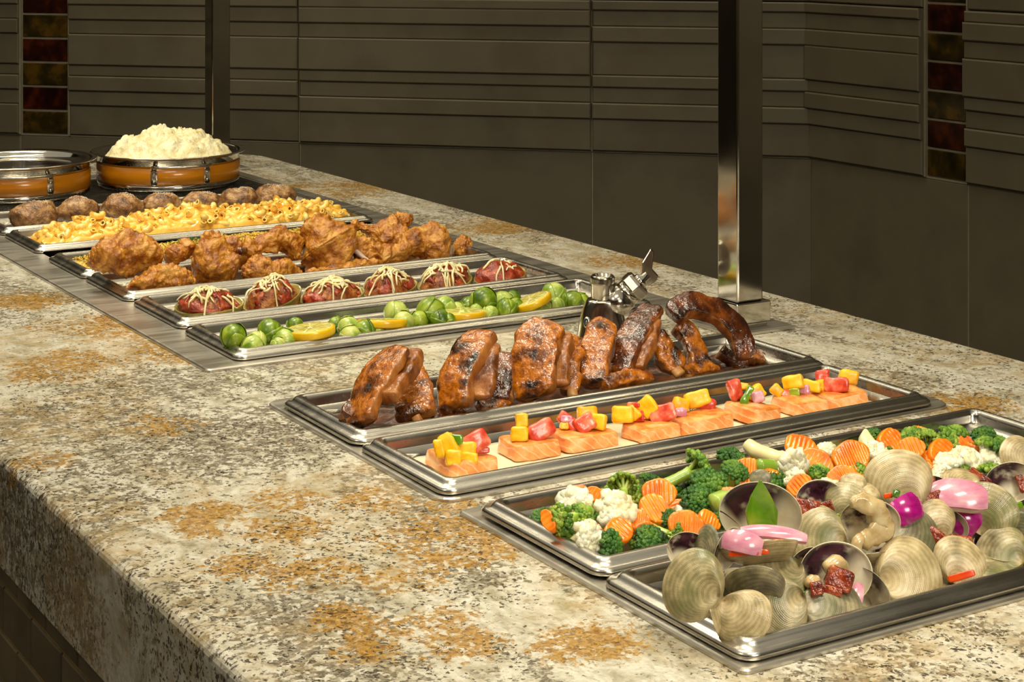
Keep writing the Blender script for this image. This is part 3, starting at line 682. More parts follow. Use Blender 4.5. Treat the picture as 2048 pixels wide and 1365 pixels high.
# onions
def petal(w, h, th, bend, layers=2, nx=14, ny=8):
    v = []; f = []; 
    mb = MB()
    for L in range(layers):
        vv = []; ff = []
        for side in (0, 1):
            for j in range(ny+1):
                for i in range(nx+1):
                    a = (i/nx-.5)*bend; R = w/bend*1.0+ (L*th*1.15)+(side*th)
                    q = (j/ny-.5); e = 1-.35*abs(2*(i/nx)-1)**3
                    vv.append(V3((R*math.sin(a), q*h*e, R*math.cos(a)-w/bend - .9*abs(q)**2*h*.6)))
        n = nx+1; s0 = (ny+1)*n
        for j in range(ny):
            for i in range(nx):
                q = (j*n+i, j*n+i+1, (j+1)*n+i+1, (j+1)*n+i); ff.append(q); ff.append(tuple(x+s0 for x in q[::-1]))
        b = [i for i in range(n)]+[j*n+nx for j in range(1, ny+1)]+[ny*n+i for i in range(nx-1, -1, -1)]+[j*n for j in range(ny-1, 0, -1)]
        for i in range(len(b)): ff.append((b[i], b[(i+1) % len(b)], b[(i+1) % len(b)]+s0, b[i]+s0)[::-1])
        nb = len(ff); mi = [0 if (L == layers-1) else 1]*nb
        mb.add(vv, [q[::-1] for q in ff], mi)
    return mb
def onion(px, py, w, h, Y, n, m, label, mats, bend=1.6, layers=2, th=.0022):
    c = on(px, py, Y); W_, H_ = s_(w, c), s_(h, c)
    mb = petal(W_*1.1, H_, th, bend, layers).xf(frame(cv(*n), cv(*m), c))
    place('onion_piece', mb, mats, label, 'onion', split=35)
mg = [M['onion_m'], M['onion_p']]; pk = [M['onion_p'], M['onion_w']]
onion(1548, 1066, 118, 28, .938, (0, .8, .6), (.1, .5, -.6), 'long pale pink onion slab across the yellow-edged shell', pk, .7, 1, .003)
onion(1484, 1086, 62, 44, .925, (-.2, .6, .8), (.2, .9, -.3), 'pale mauve onion petal in front of the long pink slab', pk, 1.7)
onion(1815, 1018, 60, 54, .955, (.25, .5, .85), (-.4, .8, -.3), 'vivid magenta onion piece in the middle of the clam heap', mg, 1.9, 2)
onion(1918, 992, 88, 62, .965, (-.1, .75, .75), (.15, .8, -.6), 'large glossy light pink onion block right of centre', pk, 1.0, 3)
onion(1934, 1042, 46, 52, .965, (.1, .3, .95), (-.6, .6, 0), 'purple onion piece under the light pink onion block', mg, 1.7)
onion(2014, 1020, 40, 60, .972, (.8, .2, .6), (.2, 1, 0), 'crescent onion slice with purple rim near the right edge', pk, 2.2)
onion(1716, 1188, 44, 22, .905, (0, .8, .6), (-.8, .3, 0), 'small pink onion sliver below the sausage-filled shell', pk, 1.2, 1)
# sausage
def cube(name, px, py, w, h, Y, label, mat, cat, rot=0, amp=.0008, rnd=.45, dz=.8, tip=.0, seed=None, group=None, fr=90, taper=.0):
    c = on(px, py, Y); W_, H_ = s_(w, c), s_(h, c); sd = seed if seed is not None else px*.01+py
    v, f = chunk((W_, H_, min(W_, H_)*dz), rnd, amp, fr, 7, sd, taper)
    r = math.radians(rot); ya = RT*(-math.sin(r))+UP*math.cos(r)*.93-FW*(-.25)
    Mx = frame(-FW*1+UP*(.35+tip)+RT*random.uniform(-.3, .3), ya, c)
    return place(name, MB().add(v, f).xf(Mx), M[mat], label, cat, group)
for px, py, w, h, Y, r, lb in [
 (1609, 1016, 58, 34, .972, -8, 'pinkish brown sausage cube left of the small dark green shell'),
 (1653, 1016, 28, 26, .975, 20, 'small red sausage piece beside the pinkish brown cube'),
 (1960, 955, 46, 18, .995, -35, 'thin dark red sausage strip right of the light pink onion block'),
 (1860, 1002, 54, 30, .975, 20, 'brown sausage piece behind the ribbed tan shell'),
 (1856, 972, 22, 34, .99, -10, 'small sausage sliver right of the big ribbed top shell'),
 (1876, 1076, 52, 24, .945, -38, 'reddish sausage strip pointing down right beside the long grey shell'),
 (1920, 1084, 46, 24, .945, -8, 'sausage piece above the ribbed cream shell at the front'),
 (1678, 1160, 50, 44, .90, -20, 'largest glossy red sausage chunk in the purple-lined shell'),
 (1664, 1182, 42, 20, .898, -12, 'flat red sausage piece at the front of the purple-lined shell'),
 (1633, 1178, 26, 26, .902, 10, 'orange sausage piece left in the purple-lined shell'),
 (2042, 968, 16, 36, .985, 15, 'red sausage sliver inside the far right shell'),
 (1965, 1150, 18, 14, .925, 15, 'tiny sausage crumb at the front rim right of the orange pepper')]:
    cube('sausage_chunk', px, py, w, h, Y, lb, 'sausage', 'sausage', r, .0012, .3)
# peppers
c = on(1527, 1014, .952)
mb = MB(); prof = [(-.1, .5), (-.35, .2), (-.48, -.1), (-.42, -.42), (.0, -.5), (.42, -.40), (.5, -.1), (.25, .15), (.05, .38)]
W_, H_ = s_(70, c), s_(104, c); v = []; f = []
for zz in (0, .0028):
    for a, b in prof: v.append(V3((a*W_, b*H_, zz-.006*(a*2)**2)))
n = len(prof); f.append(tuple(range(n))); f.append(tuple(range(n, 2*n))[::-1])
for i in range(n): f.append((i, (i+1) % n, (i+1) % n+n, i+n)[::-1])
mb.add(v, [q[::-1] for q in f]).xf(frame(cv(.25, .2, 1), cv(0, 1, -.2), c))
place('green_pepper_piece', mb, M['gpep'], 'leaf-shaped green pepper piece standing in the upright open shell', 'pepper', smooth=False, bevel=.0006)
for px, py, w, h, Y, r, m_, nm, lb in [
 (1487, 1108, 60, 10, .922, 4, 'opep', 'orange_pepper_strip', 'orange pepper strip lying in the yellow-edged shell'),
 (1520, 1104, 36, 9, .920, -3, 'opep', 'orange_pepper_strip', 'short orange pepper strip right of the longer one in the same shell'),
 (1556, 1087, 28, 14, .93, 8, 'opep', 'orange_pepper_strip', 'red-orange pepper strip under the long pink onion slab'),
 (1923, 1153, 56, 14, .915, 14, 'opep', 'orange_pepper_strip', 'orange pepper bit on the front rim below the ribbed cream shell'),
 (1792, 988, 14, 16, .965, -20, 'gpep', 'green_pepper_piece', 'small green pepper bit under the big ribbed top shell'),
 (1776, 992, 18, 9, .97, 8, 'opep', 'orange_pepper_strip', 'tiny orange pepper bit under the big ribbed top shell'),
 (1669, 1038, 28, 16, .96, 15, 'gpep', 'green_pepper_piece', 'yellow-green pepper bit left of the meat-filled shell'),
 (1598, 1186, 24, 16, .905, -30, 'gpep', 'green_pepper_piece', 'green pepper bit left of the sausage pieces near the front rim'),
 (2036, 1012, 20, 12, .97, 10, 'gpep', 'green_pepper_piece', 'green pepper bit at the right edge of the picture')]:
    cube(nm, px, py, w, h, Y, lb, m_, 'pepper', r, .0005, .4, .6)

# ------------------------------------------------------------------ vegetables
def crown(parts, rad, n, seed, flat=.75, spread=1.0, lob=.17, na=.35):
    random.seed(seed); mb = MB(); iv, jf = ICO[2]; k1, k1f = ICO[1]
    for i in range(n):
        a = i*2.399963; r = math.sqrt((i+.5)/n)*spread; x, y = r*math.cos(a), r*math.sin(a)
        z = flat*math.sqrt(max(0, 1.08-r*r)); q = lob*random.uniform(.8, 1.3)
        cc = V3((x+random.uniform(-.05, .05), y+random.uniform(-.05, .05), z+random.uniform(-.04, .08)))
        nn = cc.normalized()
        S_, F_ = (iv, jf)
        mb.add([(cc+p*q*(1+na*noise.noise(p*2.2+cc*5)))*rad for p in S_], F_)
    random.seed(seed+5); return mb
def branches(rad, L, n, seed, th=.28):
    random.seed(seed); mb = MB()
    mb.add(*loft([(0, 0, -L), (0.03*rad, 0, -L*.5), (0, 0, 0)], [rad*th, rad*th*.95, rad*th*1.1], None, 12, 12, (1, 0, 0), pw=2.3, amp=rad*.03, fr=80, cap=.06)[:2])
    for i in range(n):
        a = i*2*math.pi/n+.3; r = .62*random.uniform(.7, 1.1)
        mb.add(*loft([(0, 0, -L*.25), (r*.5*rad*math.cos(a), r*.5*rad*math.sin(a), rad*.15), (r*rad*math.cos(a), r*rad*math.sin(a), rad*.62)], [rad*.15, rad*.12, rad*.14], None, 9, 8, (0, 0, 1) if False else (1, .2, .1), amp=rad*.02, fr=80, cap=.1)[:2])
    return mb
BC = [crown(0, 1, 64, 3+i, .75).mesh('broccoli_crown', M['broc'] if i < 2 else M['broc_l']) for i in range(4)]
BSM = [branches(1, 1.15, 7, 3+i).mesh('broccoli_stalk', M['broc_stem']) for i in range(2)]+[branches(1, 1.9, 5, 9, .3).mesh('broccoli_stalk', M['broc_stem'])]
CC = [crown(0, 1, 26, 13+i, .6, .85, .30, .6).mesh('cauliflower_curd', M['cauli']) for i in range(3)]
CSM = [branches(1, .9, 6, 23+i, .34).mesh('cauliflower_stalk', M['cauli_stem']) for i in range(2)]
for me in CC:                         # cauliflower curds are smoother: fatter lobes
    for vv in me.vertices: vv.co *= 1.0
def floret(kind, px, py, w, Y, ax, label, i, sc=1.0, long=False, light=False):
    c = on(px, py, Y); r = s_(w, c)*.42*sc
    nm = 'broccoli_floret' if kind == 'b' else 'cauliflower_floret'
    root = empty(nm, (0, 0, 0)); tag(root, label, 'broccoli' if kind == 'b' else 'cauliflower')
    root.matrix_world = frame(cv(*ax), cv(.3+.1*i, .2, .8-.2*i), c-cv(*ax)*r*.25, r) @ Matrix.Rotation(i*1.3, 4, 'Z')
    if kind == 'b':
        part('crown', BC[(2+i % 2) if light else i % 2], root); part('stalk', BSM[2] if long else BSM[i % 2], root)
    else:
        part('curd', CC[i % 3], root); part('stalk', CSM[i % 2], root)
# kind px py width Y axis(right,up,toward) long light label
VEG = [
 ('b', 1245, 974, 72, 1.15, (-.1, .35, -.8), 0, 1, 'light green broccoli floret turned stalk-side out near the back left corner'),
 ('b', 1300, 964, 54, 1.165, (.3, .7, -.2), 0, 0, 'dark broccoli floret at the back rim beside the pale turned one'),
 ('b', 1392, 940, 92, 1.16, (1, .35, -.3), 1, 1, 'broccoli floret lying sideways with thick pale stalks pointing left'),
 ('b', 1420, 975, 92, 1.13, (.1, .8, .6), 0, 0, 'big dark broccoli crown left of the toothed carrots'),
 ('b', 1462, 918, 66, 1.165, (.2, .9, .2), 0, 0, 'broccoli crown at the back rim under the cauliflower stem'),
 ('b', 1393, 1005, 78, 1.12, (.1, .7, .7), 0, 0, 'broccoli crown below the big dark one'),
 ('b', 1470, 945, 66, 1.14, (.2, .8, .4), 0, 0, 'broccoli crown behind the toothed orange carrot'),
 ('b', 1128, 1046, 88, 1.105, (-.75, -.1, .7), 1, 1, 'pale-stalked broccoli floret against the left end of the pan'),
 ('b', 1165, 1038, 70, 1.11, (.8, .5, .3), 1, 1, 'light green broccoli floret below the white cauliflower at left'),
 ('b', 1216, 1096, 86, 1.075, (.85, .1, .5), 0, 0, 'broccoli floret lying on its side at the front left corner'),
 ('b', 1300, 1088, 84, 1.075, (.2, .7, .7), 0, 0, 'dark-topped broccoli crown at the front rim'),
 ('b', 1345, 1075, 66, 1.08, (1, -.35, .4), 1, 1, 'thick light green broccoli stalk leaning down right in front of the ridged carrot'),
 ('b', 1338, 1040, 52, 1.10, (.1, .8, .5), 0, 0, 'small dark broccoli tuft left of the upright ridged carrot'),
 ('b', 1446, 1038, 42, 1.09, (.2, .8, .5), 0, 0, 'small dark broccoli tuft behind the green pepper shell'),
 ('b', 1545, 970, 74, 1.12, (.1, .7, .6), 0, 0, 'dark broccoli crown right of the upright open clam'),
 ('b', 1640, 949, 56, 1.12, (.1, .9, .3), 1, 1, 'short thick broccoli piece standing in the centre'),
 ('b', 1688, 935, 46, 1.14, (.05, -.9, .3), 1, 1, 'cut broccoli stalk end pointing up between two carrots'),
 ('b', 1772, 912, 48, 1.145, (-.1, .8, .5), 0, 0, 'small dark broccoli tuft above the big ribbed clam'),
 ('b', 1750, 873, 50, 1.175, (.2, .8, .1), 1, 0, 'broccoli floret at the back rim beside the tall cauliflower wedge'),
 ('b', 1822, 874, 56, 1.175, (-.3, .8, .2), 0, 1, 'broccoli floret at the back behind the pair of smooth carrots'),
 ('b', 1896, 886, 74, 1.165, (.8, .5, .2), 1, 1, 'light broccoli floret behind the dark ridged carrot at right'),
 ('b', 1915, 940, 64, 1.12, (-.9, -.1, .3), 1, 1, 'long broccoli stalk lying above the pink onion'),
 ('b', 1985, 902, 80, 1.12, (.5, .8, -.2), 1, 1, 'big branching broccoli floret near the right end'),
 ('b', 1966, 872, 56, 1.16, (-.2, .8, .2), 0, 0, 'dark broccoli tuft at the back near the right end'),
 ('b', 2000, 888, 50, 1.15, (.5, .7, .2), 0, 1, 'light broccoli crown left of the rightmost cauliflower'),
 ('b', 1718, 950, 54, 1.10, (.9, .2, .3), 1, 1, 'broccoli stalk running behind the big ribbed clam'),
 ('c', 1150, 1011, 84, 1.13, (-.1, .6, .8), 0, 0, 'smooth white cauliflower floret, leftmost in the pan'),
 ('c', 1228, 1026, 98, 1.11, (.2, .7, .7), 0, 0, 'wide knobbly cauliflower floret in front of the pale broccoli'),
 ('c', 1172, 1076, 82, 1.08, (.6, .4, .7), 0, 0, 'cauliflower floret near the front left corner'),
 ('c', 1580, 930, 84, 1.13, (.4, -.2, .8), 0, 0, 'large cauliflower floret below the arched white stem'),
 ('c', 1751, 903, 54, 1.15, (.2, .7, .4), 0, 0, 'cauliflower floret below the tall white wedge'),
 ('c', 1653, 903, 50, 1.165, (0, .8, .3), 0, 0, 'small cauliflower floret behind the two middle carrots'),
 ('c', 1653, 990, 70, 1.07, (.1, .5, .8), 0, 0, 'smooth cauliflower floret right behind the back clams'),
 ('c', 1925, 922, 62, 1.13, (.1, .7, .6), 0, 0, 'cauliflower floret between the dark ridged carrot and the big broccoli'),
 ('c', 2008, 872, 54, 1.17, (.0, .8, .4), 0, 0, 'cauliflower floret at the back right end'),
 ('c', 2035, 888, 56, 1.15, (.2, .7, .5), 0, 0, 'rightmost cauliflower floret at the picture edge'),
 ('c', 1592, 962, 54, 1.10, (-.2, .6, .7), 0, 0, 'cauliflower bit in front of the large central cauliflower'),
 ('c', 1880, 950, 46, 1.10, (.1, .7, .6), 0, 0, 'small cauliflower bit right of the big ribbed clam'),
]
for i, (kd, px, py, wd, Y, ax, lg, li, lb) in enumerate(VEG): floret(kd, px, py, wd, Y, ax, lb, i, 1.0, lg, li)
place('cauliflower_floret', MB().add(*loft([on(1490, 884, 1.165), on(1512, 902, 1.155), on(1545, 913, 1.14), on(1575, 920, 1.13)], [.005, .0065, .006, .007], None, 18, 14, UP, amp=.0008, fr=80)), M['cauli_stem'], 'arched white cauliflower stem sticking up from the back rim', 'cauliflower')
place('cauliflower_floret', MB().add(*loft([on(1740, 905, 1.16), on(1733, 885, 1.165), on(1731, 858, 1.17)], [.0095, .007, .0015], None, 18, 14, UP, pw=3, amp=.0008, fr=80)), M['cauli_stem'], 'tall pointed white cauliflower wedge at the back rim', 'cauliflower')
place('broccoli_floret', MB().add(*loft([on(1425, 1010, 1.10), on(1450, 1000, 1.10), on(1462, 1003, 1.10)], [.007, .007, .006], None, 12, 12, UP, pw=3.5, amp=.0005, fr=80)), M['broc_stem'], 'pale green broccoli stem cube left of the upright open clam', 'broccoli')
place('broccoli_floret', MB().add(*loft([on(1515, 932, 1.13), on(1548, 936, 1.13)], [.006, .0065], None, 12, 12, UP, amp=.0005, fr=80)), M['broc_stem'], 'short bright green broccoli stem right of the toothed carrot', 'broccoli')

def carrot_mesh(rx, ry_, th, seed, ridge=.0009, per=.0036):
    mb = MB(); nR, nA = 14, 48; v = []; f = []; uv = []
    for side in (1, -1):
        for j in range(nR+1):
            for i in range(nA):
                a = 2*math.pi*i/nA; r = j/nR; sc = 1+.03*math.sin(5*a+seed)+.05*math.sin(2*a+seed*2)
                x = r*rx*math.cos(a)*sc; y = r*ry_*math.sin(a)*sc
                z = side*th/2*(1 if r < .93 else 1-.25*((r-.93)/.07)**2)+ridge*math.sin(2*math.pi*x/per)
                v.append(V3((x, y, z)))
    s0 = (nR+1)*nA
    for j in range(nR):
        for i in range(nA):
            q = (j*nA+i, j*nA+(i+1) % nA, (j+1)*nA+(i+1) % nA, (j+1)*nA+i); f.append(q[::-1]); f.append(tuple(x+s0 for x in q))
    for i in range(nA):
        a, b = nR*nA+i, nR*nA+(i+1) % nA; f.append((a, b, b+s0, a+s0)[::-1])
    return mb.add(v, [q[::-1] for q in f]).mesh('carrot_slice', M['carrot'])
CM = [carrot_mesh(1, .86, .46, 1, .042, .27), carrot_mesh(1, .7, .5, 2, .045, .27), carrot_mesh(.9, .95, .5, 3, .06, .33), carrot_mesh(1, .6, .7, 4, .04, .5)]
CAR = [ # px,py,w,Y,normal,ydir,mesh,label
 (1196, 993, 50, 1.13, (-.3, .5, .8), (.4, .8, 0), 3, 'blocky carrot piece between the leftmost cauliflower and the pale broccoli'),
 (1099, 1043, 50, 1.11, (-.5, .5, .6), (.8, .6, 0), 3, 'carrot piece against the left end of the pan'),
 (1158, 985, 44, 1.16, (-.1, .7, .4), (0, .8, -.4), 1, 'carrot slice half hidden against the back left corner'),
 (1318, 987, 68, 1.13, (.05, .42, .9), (.0, .9, -.3), 0, 'round ridged carrot slice tilted upright left of the big dark broccoli'),
 (1308, 1021, 72, 1.11, (.2, .8, .55), (-.3, .7, -.4), 2, 'scalloped carrot slice lying below the round upright one'),
 (1271, 1041, 62, 1.10, (-.1, .75, .65), (.1, .7, -.5), 1, 'carrot slice lying flat right of the wide cauliflower'),
 (1236, 1065, 74, 1.085, (.35, .75, .55), (-.6, .5, -.3), 1, 'elongated crinkle carrot slice near the front left'),
 (1290, 1062, 50, 1.085, (.3, .3, .9), (-.1, 1, 0), 1, 'narrow carrot slice standing beside the thick broccoli stalk'),
 (1372, 1052, 72, 1.085, (.1, .5, .85), (.1, .9, -.2), 0, 'heart-shaped carrot slice with deep ridges facing out near the front'),
 (1418, 1042, 52, 1.09, (.5, .6, .6), (.5, .7, -.2), 1, 'carrot slice tucked behind the deeply ridged one'),
 (1494, 948, 66, 1.135, (.05, .55, .8), (.1, .8, -.3), 2, 'tooth-edged carrot slice above the upright open clam'),
 (1462, 992, 50, 1.11, (-.2, .8, .5), (.2, .7, -.4), 1, 'carrot slice between the big dark broccoli and the clams'),
 (1543, 957, 52, 1.12, (.2, .7, .6), (.2, .7, -.3), 1, 'small carrot slice right of the tooth-edged one'),
 (1603, 898, 68, 1.16, (.15, .7, .65), (.3, .7, -.3), 0, 'smooth carrot slice at the back above the large cauliflower'),
 (1634, 928, 68, 1.14, (-.2, .5, .8), (.4, .8, 0), 0, 'tooth-edged carrot slice right of the large cauliflower'),
 (1701, 914, 76, 1.14, (.15, .42, .9), (-.25, .9, 0), 0, 'large ridged carrot slice above the cut stalk end'),
 (1599, 972, 56, 1.08, (-.3, .55, .75), (-.5, .6, -.2), 1, 'ridged carrot slice just behind the back clams'),
 (1684, 956, 60, 1.09, (-.1, .6, .75), (-.3, .8, 0), 0, 'carrot slice left of the big ribbed clam'),
 (1720, 966, 44, 1.075, (.1, .6, .7), (.5, .6, 0), 1, 'carrot slice partly behind the big ribbed clam'),
 (1778, 882, 62, 1.16, (.45, .5, .75), (-.5, .9, 0), 1, 'tall smooth carrot slice right of the white wedge'),
 (1821, 898, 62, 1.15, (0, .62, .75), (-.2, .8, -.2), 1, 'smooth carrot slice in the back centre right, wider than tall'),
 (1881, 908, 72, 1.14, (.4, .55, .7), (-.65, .7, 0), 1, 'long ridged carrot slice pointing down right'),
 (1932, 892, 44, 1.155, (.3, .6, .6), (-.3, .8, 0), 2, 'carrot slice behind the big branching broccoli'),
 (1842, 868, 44, 1.18, (0, .8, .4), (.2, .7, 0), 1, 'carrot slice at the back rim near the right end'),
 (1852, 938, 34, 1.11, (.2, .5, .8), (-.5, .7, 0), 3, 'carrot piece peeking out right of the big ribbed clam'),
 (1953, 925, 34, 1.12, (.3, .5, .7), (-.3, .8, 0), 1, 'carrot bit under the big branching broccoli'),
]
for px, py, wd, Y, n, m, mi, lb in CAR:
    c = on(px, py, Y); r = s_(wd, c)/2
    inst('carrot_slice', CM[mi], frame(cv(*n), cv(*m), c, (r, r, r)), lb, 'carrot', None)
random.seed(11); k = 0
for gx in range(17):                  # lower layer filling the pan
    for gy in range(5):
        x = .742+gx*.0285+random.uniform(-.006, .006); y = 1.068+gy*.026+random.uniform(-.005, .005); z = -.012+gy*.003+random.uniform(-.003, .003)
        if x > 1.195: continue
        n = V3((random.uniform(-.6, .6), random.uniform(-.9, .2), 1))
        q = k % 5
        if q in (0, 3):
            inst('carrot_slice', CM[k % 3], frame(n, (1, random.uniform(-1, 1), 0), (x, y, z), .0115), 'carrot slice in the lower layer of the vegetable pan', 'carrot', 'carrots in the lower layer')
        else:
            b = q in (1, 4); root = empty('broccoli_floret' if b else 'cauliflower_floret', (0, 0, 0)); root.matrix_world = frame(n, (1, random.uniform(-1, 1), 0), (x, y, z), .0125)
            tag(root, ('broccoli' if b else 'cauliflower')+' floret in the lower layer of the vegetable pan', 'broccoli' if b else 'cauliflower', ('broccoli' if b else 'cauliflower')+' in the lower layer')
            part('crown' if b else 'curd', BC[k % 4] if b else CC[k % 3], root); part('stalk', BSM[k % 2] if b else CSM[k % 2], root)
        k += 1

# ------------------------------------------------------------------ salmon
SY0, SY1 = 1.252, 1.408
bed('cream_sauce', 'white cream sauce pooled under the salmon pieces', 'sauce', .695, SY0, 1.230, SY1, lambda u, v, x, y: -.0035+.0012*fbm(V3((x, y, 0))*30), M['cream'], 80, 24, .0235, r=.022)
SAL = [(905, 1003, 960, .054, 0), (1034, 1127, 925, .038, -2), (1135, 1243, 908, .036, 0), (1284, 1367, 889, .036, 3), (1370, 1473, 873, .034, -2), (1505, 1567, 854, .046, 8), (1594, 1664, 836, .042, 0), (1667, 1743, 821, .040, -3)]
STOP = []
for i, (xa, xb, yb, dpt, rt) in enumerate(SAL):
    p0 = rz(xa, yb, -.002); k_ = (xb-1024)/F; Y = p0.y; wd = Y*(sn+k_*cs)/(cs-k_*sn)-p0.x; h = .0140+.0010*math.sin(i*1.7)
    v, f = chunk((wd, dpt, h), .24, .0012, 60, 10, i*5+1, .07)
    z0 = -.0038; zt = z0+h
    Mx = Matrix.Translation((p0.x+wd/2, Y+dpt/2, z0+h/2)) @ Matrix.Rotation(math.radians(rt), 4, 'Z') @ Matrix.Rotation(math.radians((3, 0, 2, 0, -2, 5, 2, -3)[i]), 4, 'Y')
    root = tag(empty('salmon_fillet', (p0.x+wd/2, Y+dpt/2, z0)), 'salmon piece topped with mango and tomato, %s in the cream sauce' % nth(i, 8), 'salmon', 'salmon pieces in cream sauce')
    mi = [0]*len(f); vv = [V3(p) for p in v]
    for q, ff in enumerate(f):
        a, b, c_ = vv[ff[0]], vv[ff[1]], vv[ff[2]]
        if (b-a).cross(c_-a).normalized().z > .55: mi[q] = 1
    mb = MB().add(v, f, mi).xf(Mx); flatten(mb, root.location).obj('fillet', [M['salmon'], M['salmon_top']], root)
    STOP.append((zt-.0005, Y, Y+dpt))
TOP = [
 [('g', 903, 880, 42, 18), ('m', 900, 894, 30, 50, -30), ('m', 879, 898, 18, 34, -10), ('m', 907, 917, 30, 28), ('m', 929, 898, 42, 24), ('m', 936, 917, 38, 20), ('t', 950, 886, 56, 38, -30), ('t', 958, 901, 40, 12), ('o', 946, 885, 20, 16)],
 [('m', 1043, 842, 24, 26), ('m', 1039, 870, 34, 28), ('g', 1066, 862, 16, 24, -20), ('g', 1038, 849, 12, 14), ('t', 1082, 861, 54, 34, -30), ('o', 1030, 866, 18, 18)],
 [('t', 1143, 848, 60, 24, 35), ('t', 1170, 848, 38, 32, -30), ('m', 1175, 829, 38, 28), ('m', 1197, 845, 28, 30, 10), ('o', 1133, 838, 22, 12), ('m', 1128, 852, 16, 14)],
 [('m', 1246, 830, 42, 32), ('m', 1267, 827, 22, 28, -40), ('m', 1296, 815, 34, 38, -40), ('t', 1274, 832, 28, 24), ('t', 1325, 827, 54, 32, -15), ('t', 1267, 811, 24, 10), ('g', 1303, 811, 12, 6)],
 [('m', 1361, 809, 32, 24, 15), ('m', 1395, 798, 48, 30, -15), ('t', 1414, 809, 32, 22, 10), ('o', 1361, 826, 24, 16), ('g', 1383, 814, 8, 16)],
 [('t', 1470, 780, 26, 38, -15), ('g', 1494, 791, 14, 38, 30), ('m', 1512, 789, 34, 26, -40), ('o', 1516, 795, 24, 22, -20), ('m', 1488, 773, 18, 12), ('t', 1481, 794, 14, 18, 30)],
 [('m', 1586, 765, 40, 26, -10), ('t', 1566, 787, 26, 14), ('g', 1587, 785, 22, 14), ('m', 1554, 782, 22, 20, 40), ('m', 1622, 773, 36, 22, 10), ('o', 1608, 779, 20, 18)],
 [('t', 1644, 753, 26, 24), ('t', 1673, 770, 46, 28), ('m', 1645, 771, 24, 20), ('m', 1697, 756, 36, 26, 10)]]
nm = {'m': ('mango_cube', 'mango', 'mango cube'), 't': ('tomato_piece', 'tomato', 'tomato piece'), 'g': ('green_pepper_piece', 'gpep', 'green pepper sliver'), 'o': ('onion_piece', 'onion_p', 'pale pink onion bit')}
ctg = {'m': 'mango', 't': 'tomato', 'g': 'pepper', 'o': 'onion'}
for i, L in enumerate(TOP):
    cnt = {k_: sorted([q[1] for q in L if q[0] == k_]) for k_ in 'mtgo'}
    lat = sorted(L, key=lambda q: q[2]+q[4]/2); zt, ya_, yb_ = STOP[i]; Yb = {}
    for q in L: Yb[q[:3]] = min(max(rz(q[1], q[2]+q[4]/2, zt).y, ya_+.008), yb_-.006)
    ymid = sum(Yb[q[:3]] for q in lat[-3:])/3
    for q in L:
        kd, px, py, w_, h_ = q[:5]; rot = q[5] if len(q) > 5 else 0
        Y = min(Yb[q[:3]]+.001, ymid+.007)
        nn = len(cnt[kd]); idx = cnt[kd].index(px)
        which = '' if nn == 1 else (', %s of its %d' % (nth(idx, nn), nn))
        lb = '%s on salmon piece %s%s' % (nm[kd][2], nth(i, 8), which)
        cube(nm[kd][0], px, py, w_*1.05, h_*1.05, Y, lb, nm[kd][1], ctg[kd], -rot, .0012, .34 if kd == 'm' else .42, .8 if kd == 'm' else .55)

# ------------------------------------------------------------------ ribs
bed('barbecue_sauce', 'dark glossy barbecue sauce pooled under the ribs', 'sauce', .695, 1.412, 1.236, 1.572, lambda u, v, x, y: -.005+.005*fbm(V3((x, y, 0))*40), M['bbq'], 90, 24, .0255, r=.02)
def rib(pts, wpx, tpx, label, face=(-.3, .2, 1), i=0, mat='rib', bone=None, pw=4.4):
    """pts: (px,py,Y) spine ; wpx width seen, tpx thickness ; face: direction of the broad crust side"""
    P = [on(*p) for p in pts]; d = depth(P[0]); W_ = wpx*d/F/2; T_ = tpx*d/F/2
    fv = cv(*face); rings, seg = 64, 40
    ra = [W_*.85, W_, W_*1.02, W_*.8]; rb = [T_*1.05, T_, T_*.95, T_*.7]
    v, f, uv = loft(P, ra, rb, rings, seg, fv, pw, .0030, 58, .08, i*7+3, 6)
    mi = []
    for q in f:
        if len(q) != 4: mi.append(1); continue
        j = q[0] % seg; a = 2*math.pi*(j+.5)/seg; mi.append(1 if abs(math.cos(a)) > .86 else 0)
    root = tag(empty('rib', (P[0].x, P[0].y, min(p.z for p in P)-.01)), label, 'rib', 'glazed ribs')
    mb = MB().add(v, f, mi); flatten(mb, root.location).obj('meat', [M[mat], M['rib_cut']], root)
    if bone:
        b0, b1 = on(*bone[0]), on(*bone[1]); r = bone[2]*d/F/2*.8
        mb = MB().add(*loft([b0, b1], [r, r], [r*.7, r*.7], 8, 14, fv, 2.2, .0006, 120, .12)[:2]); flatten(mb, root.location).obj('bone', M['bone'], root)
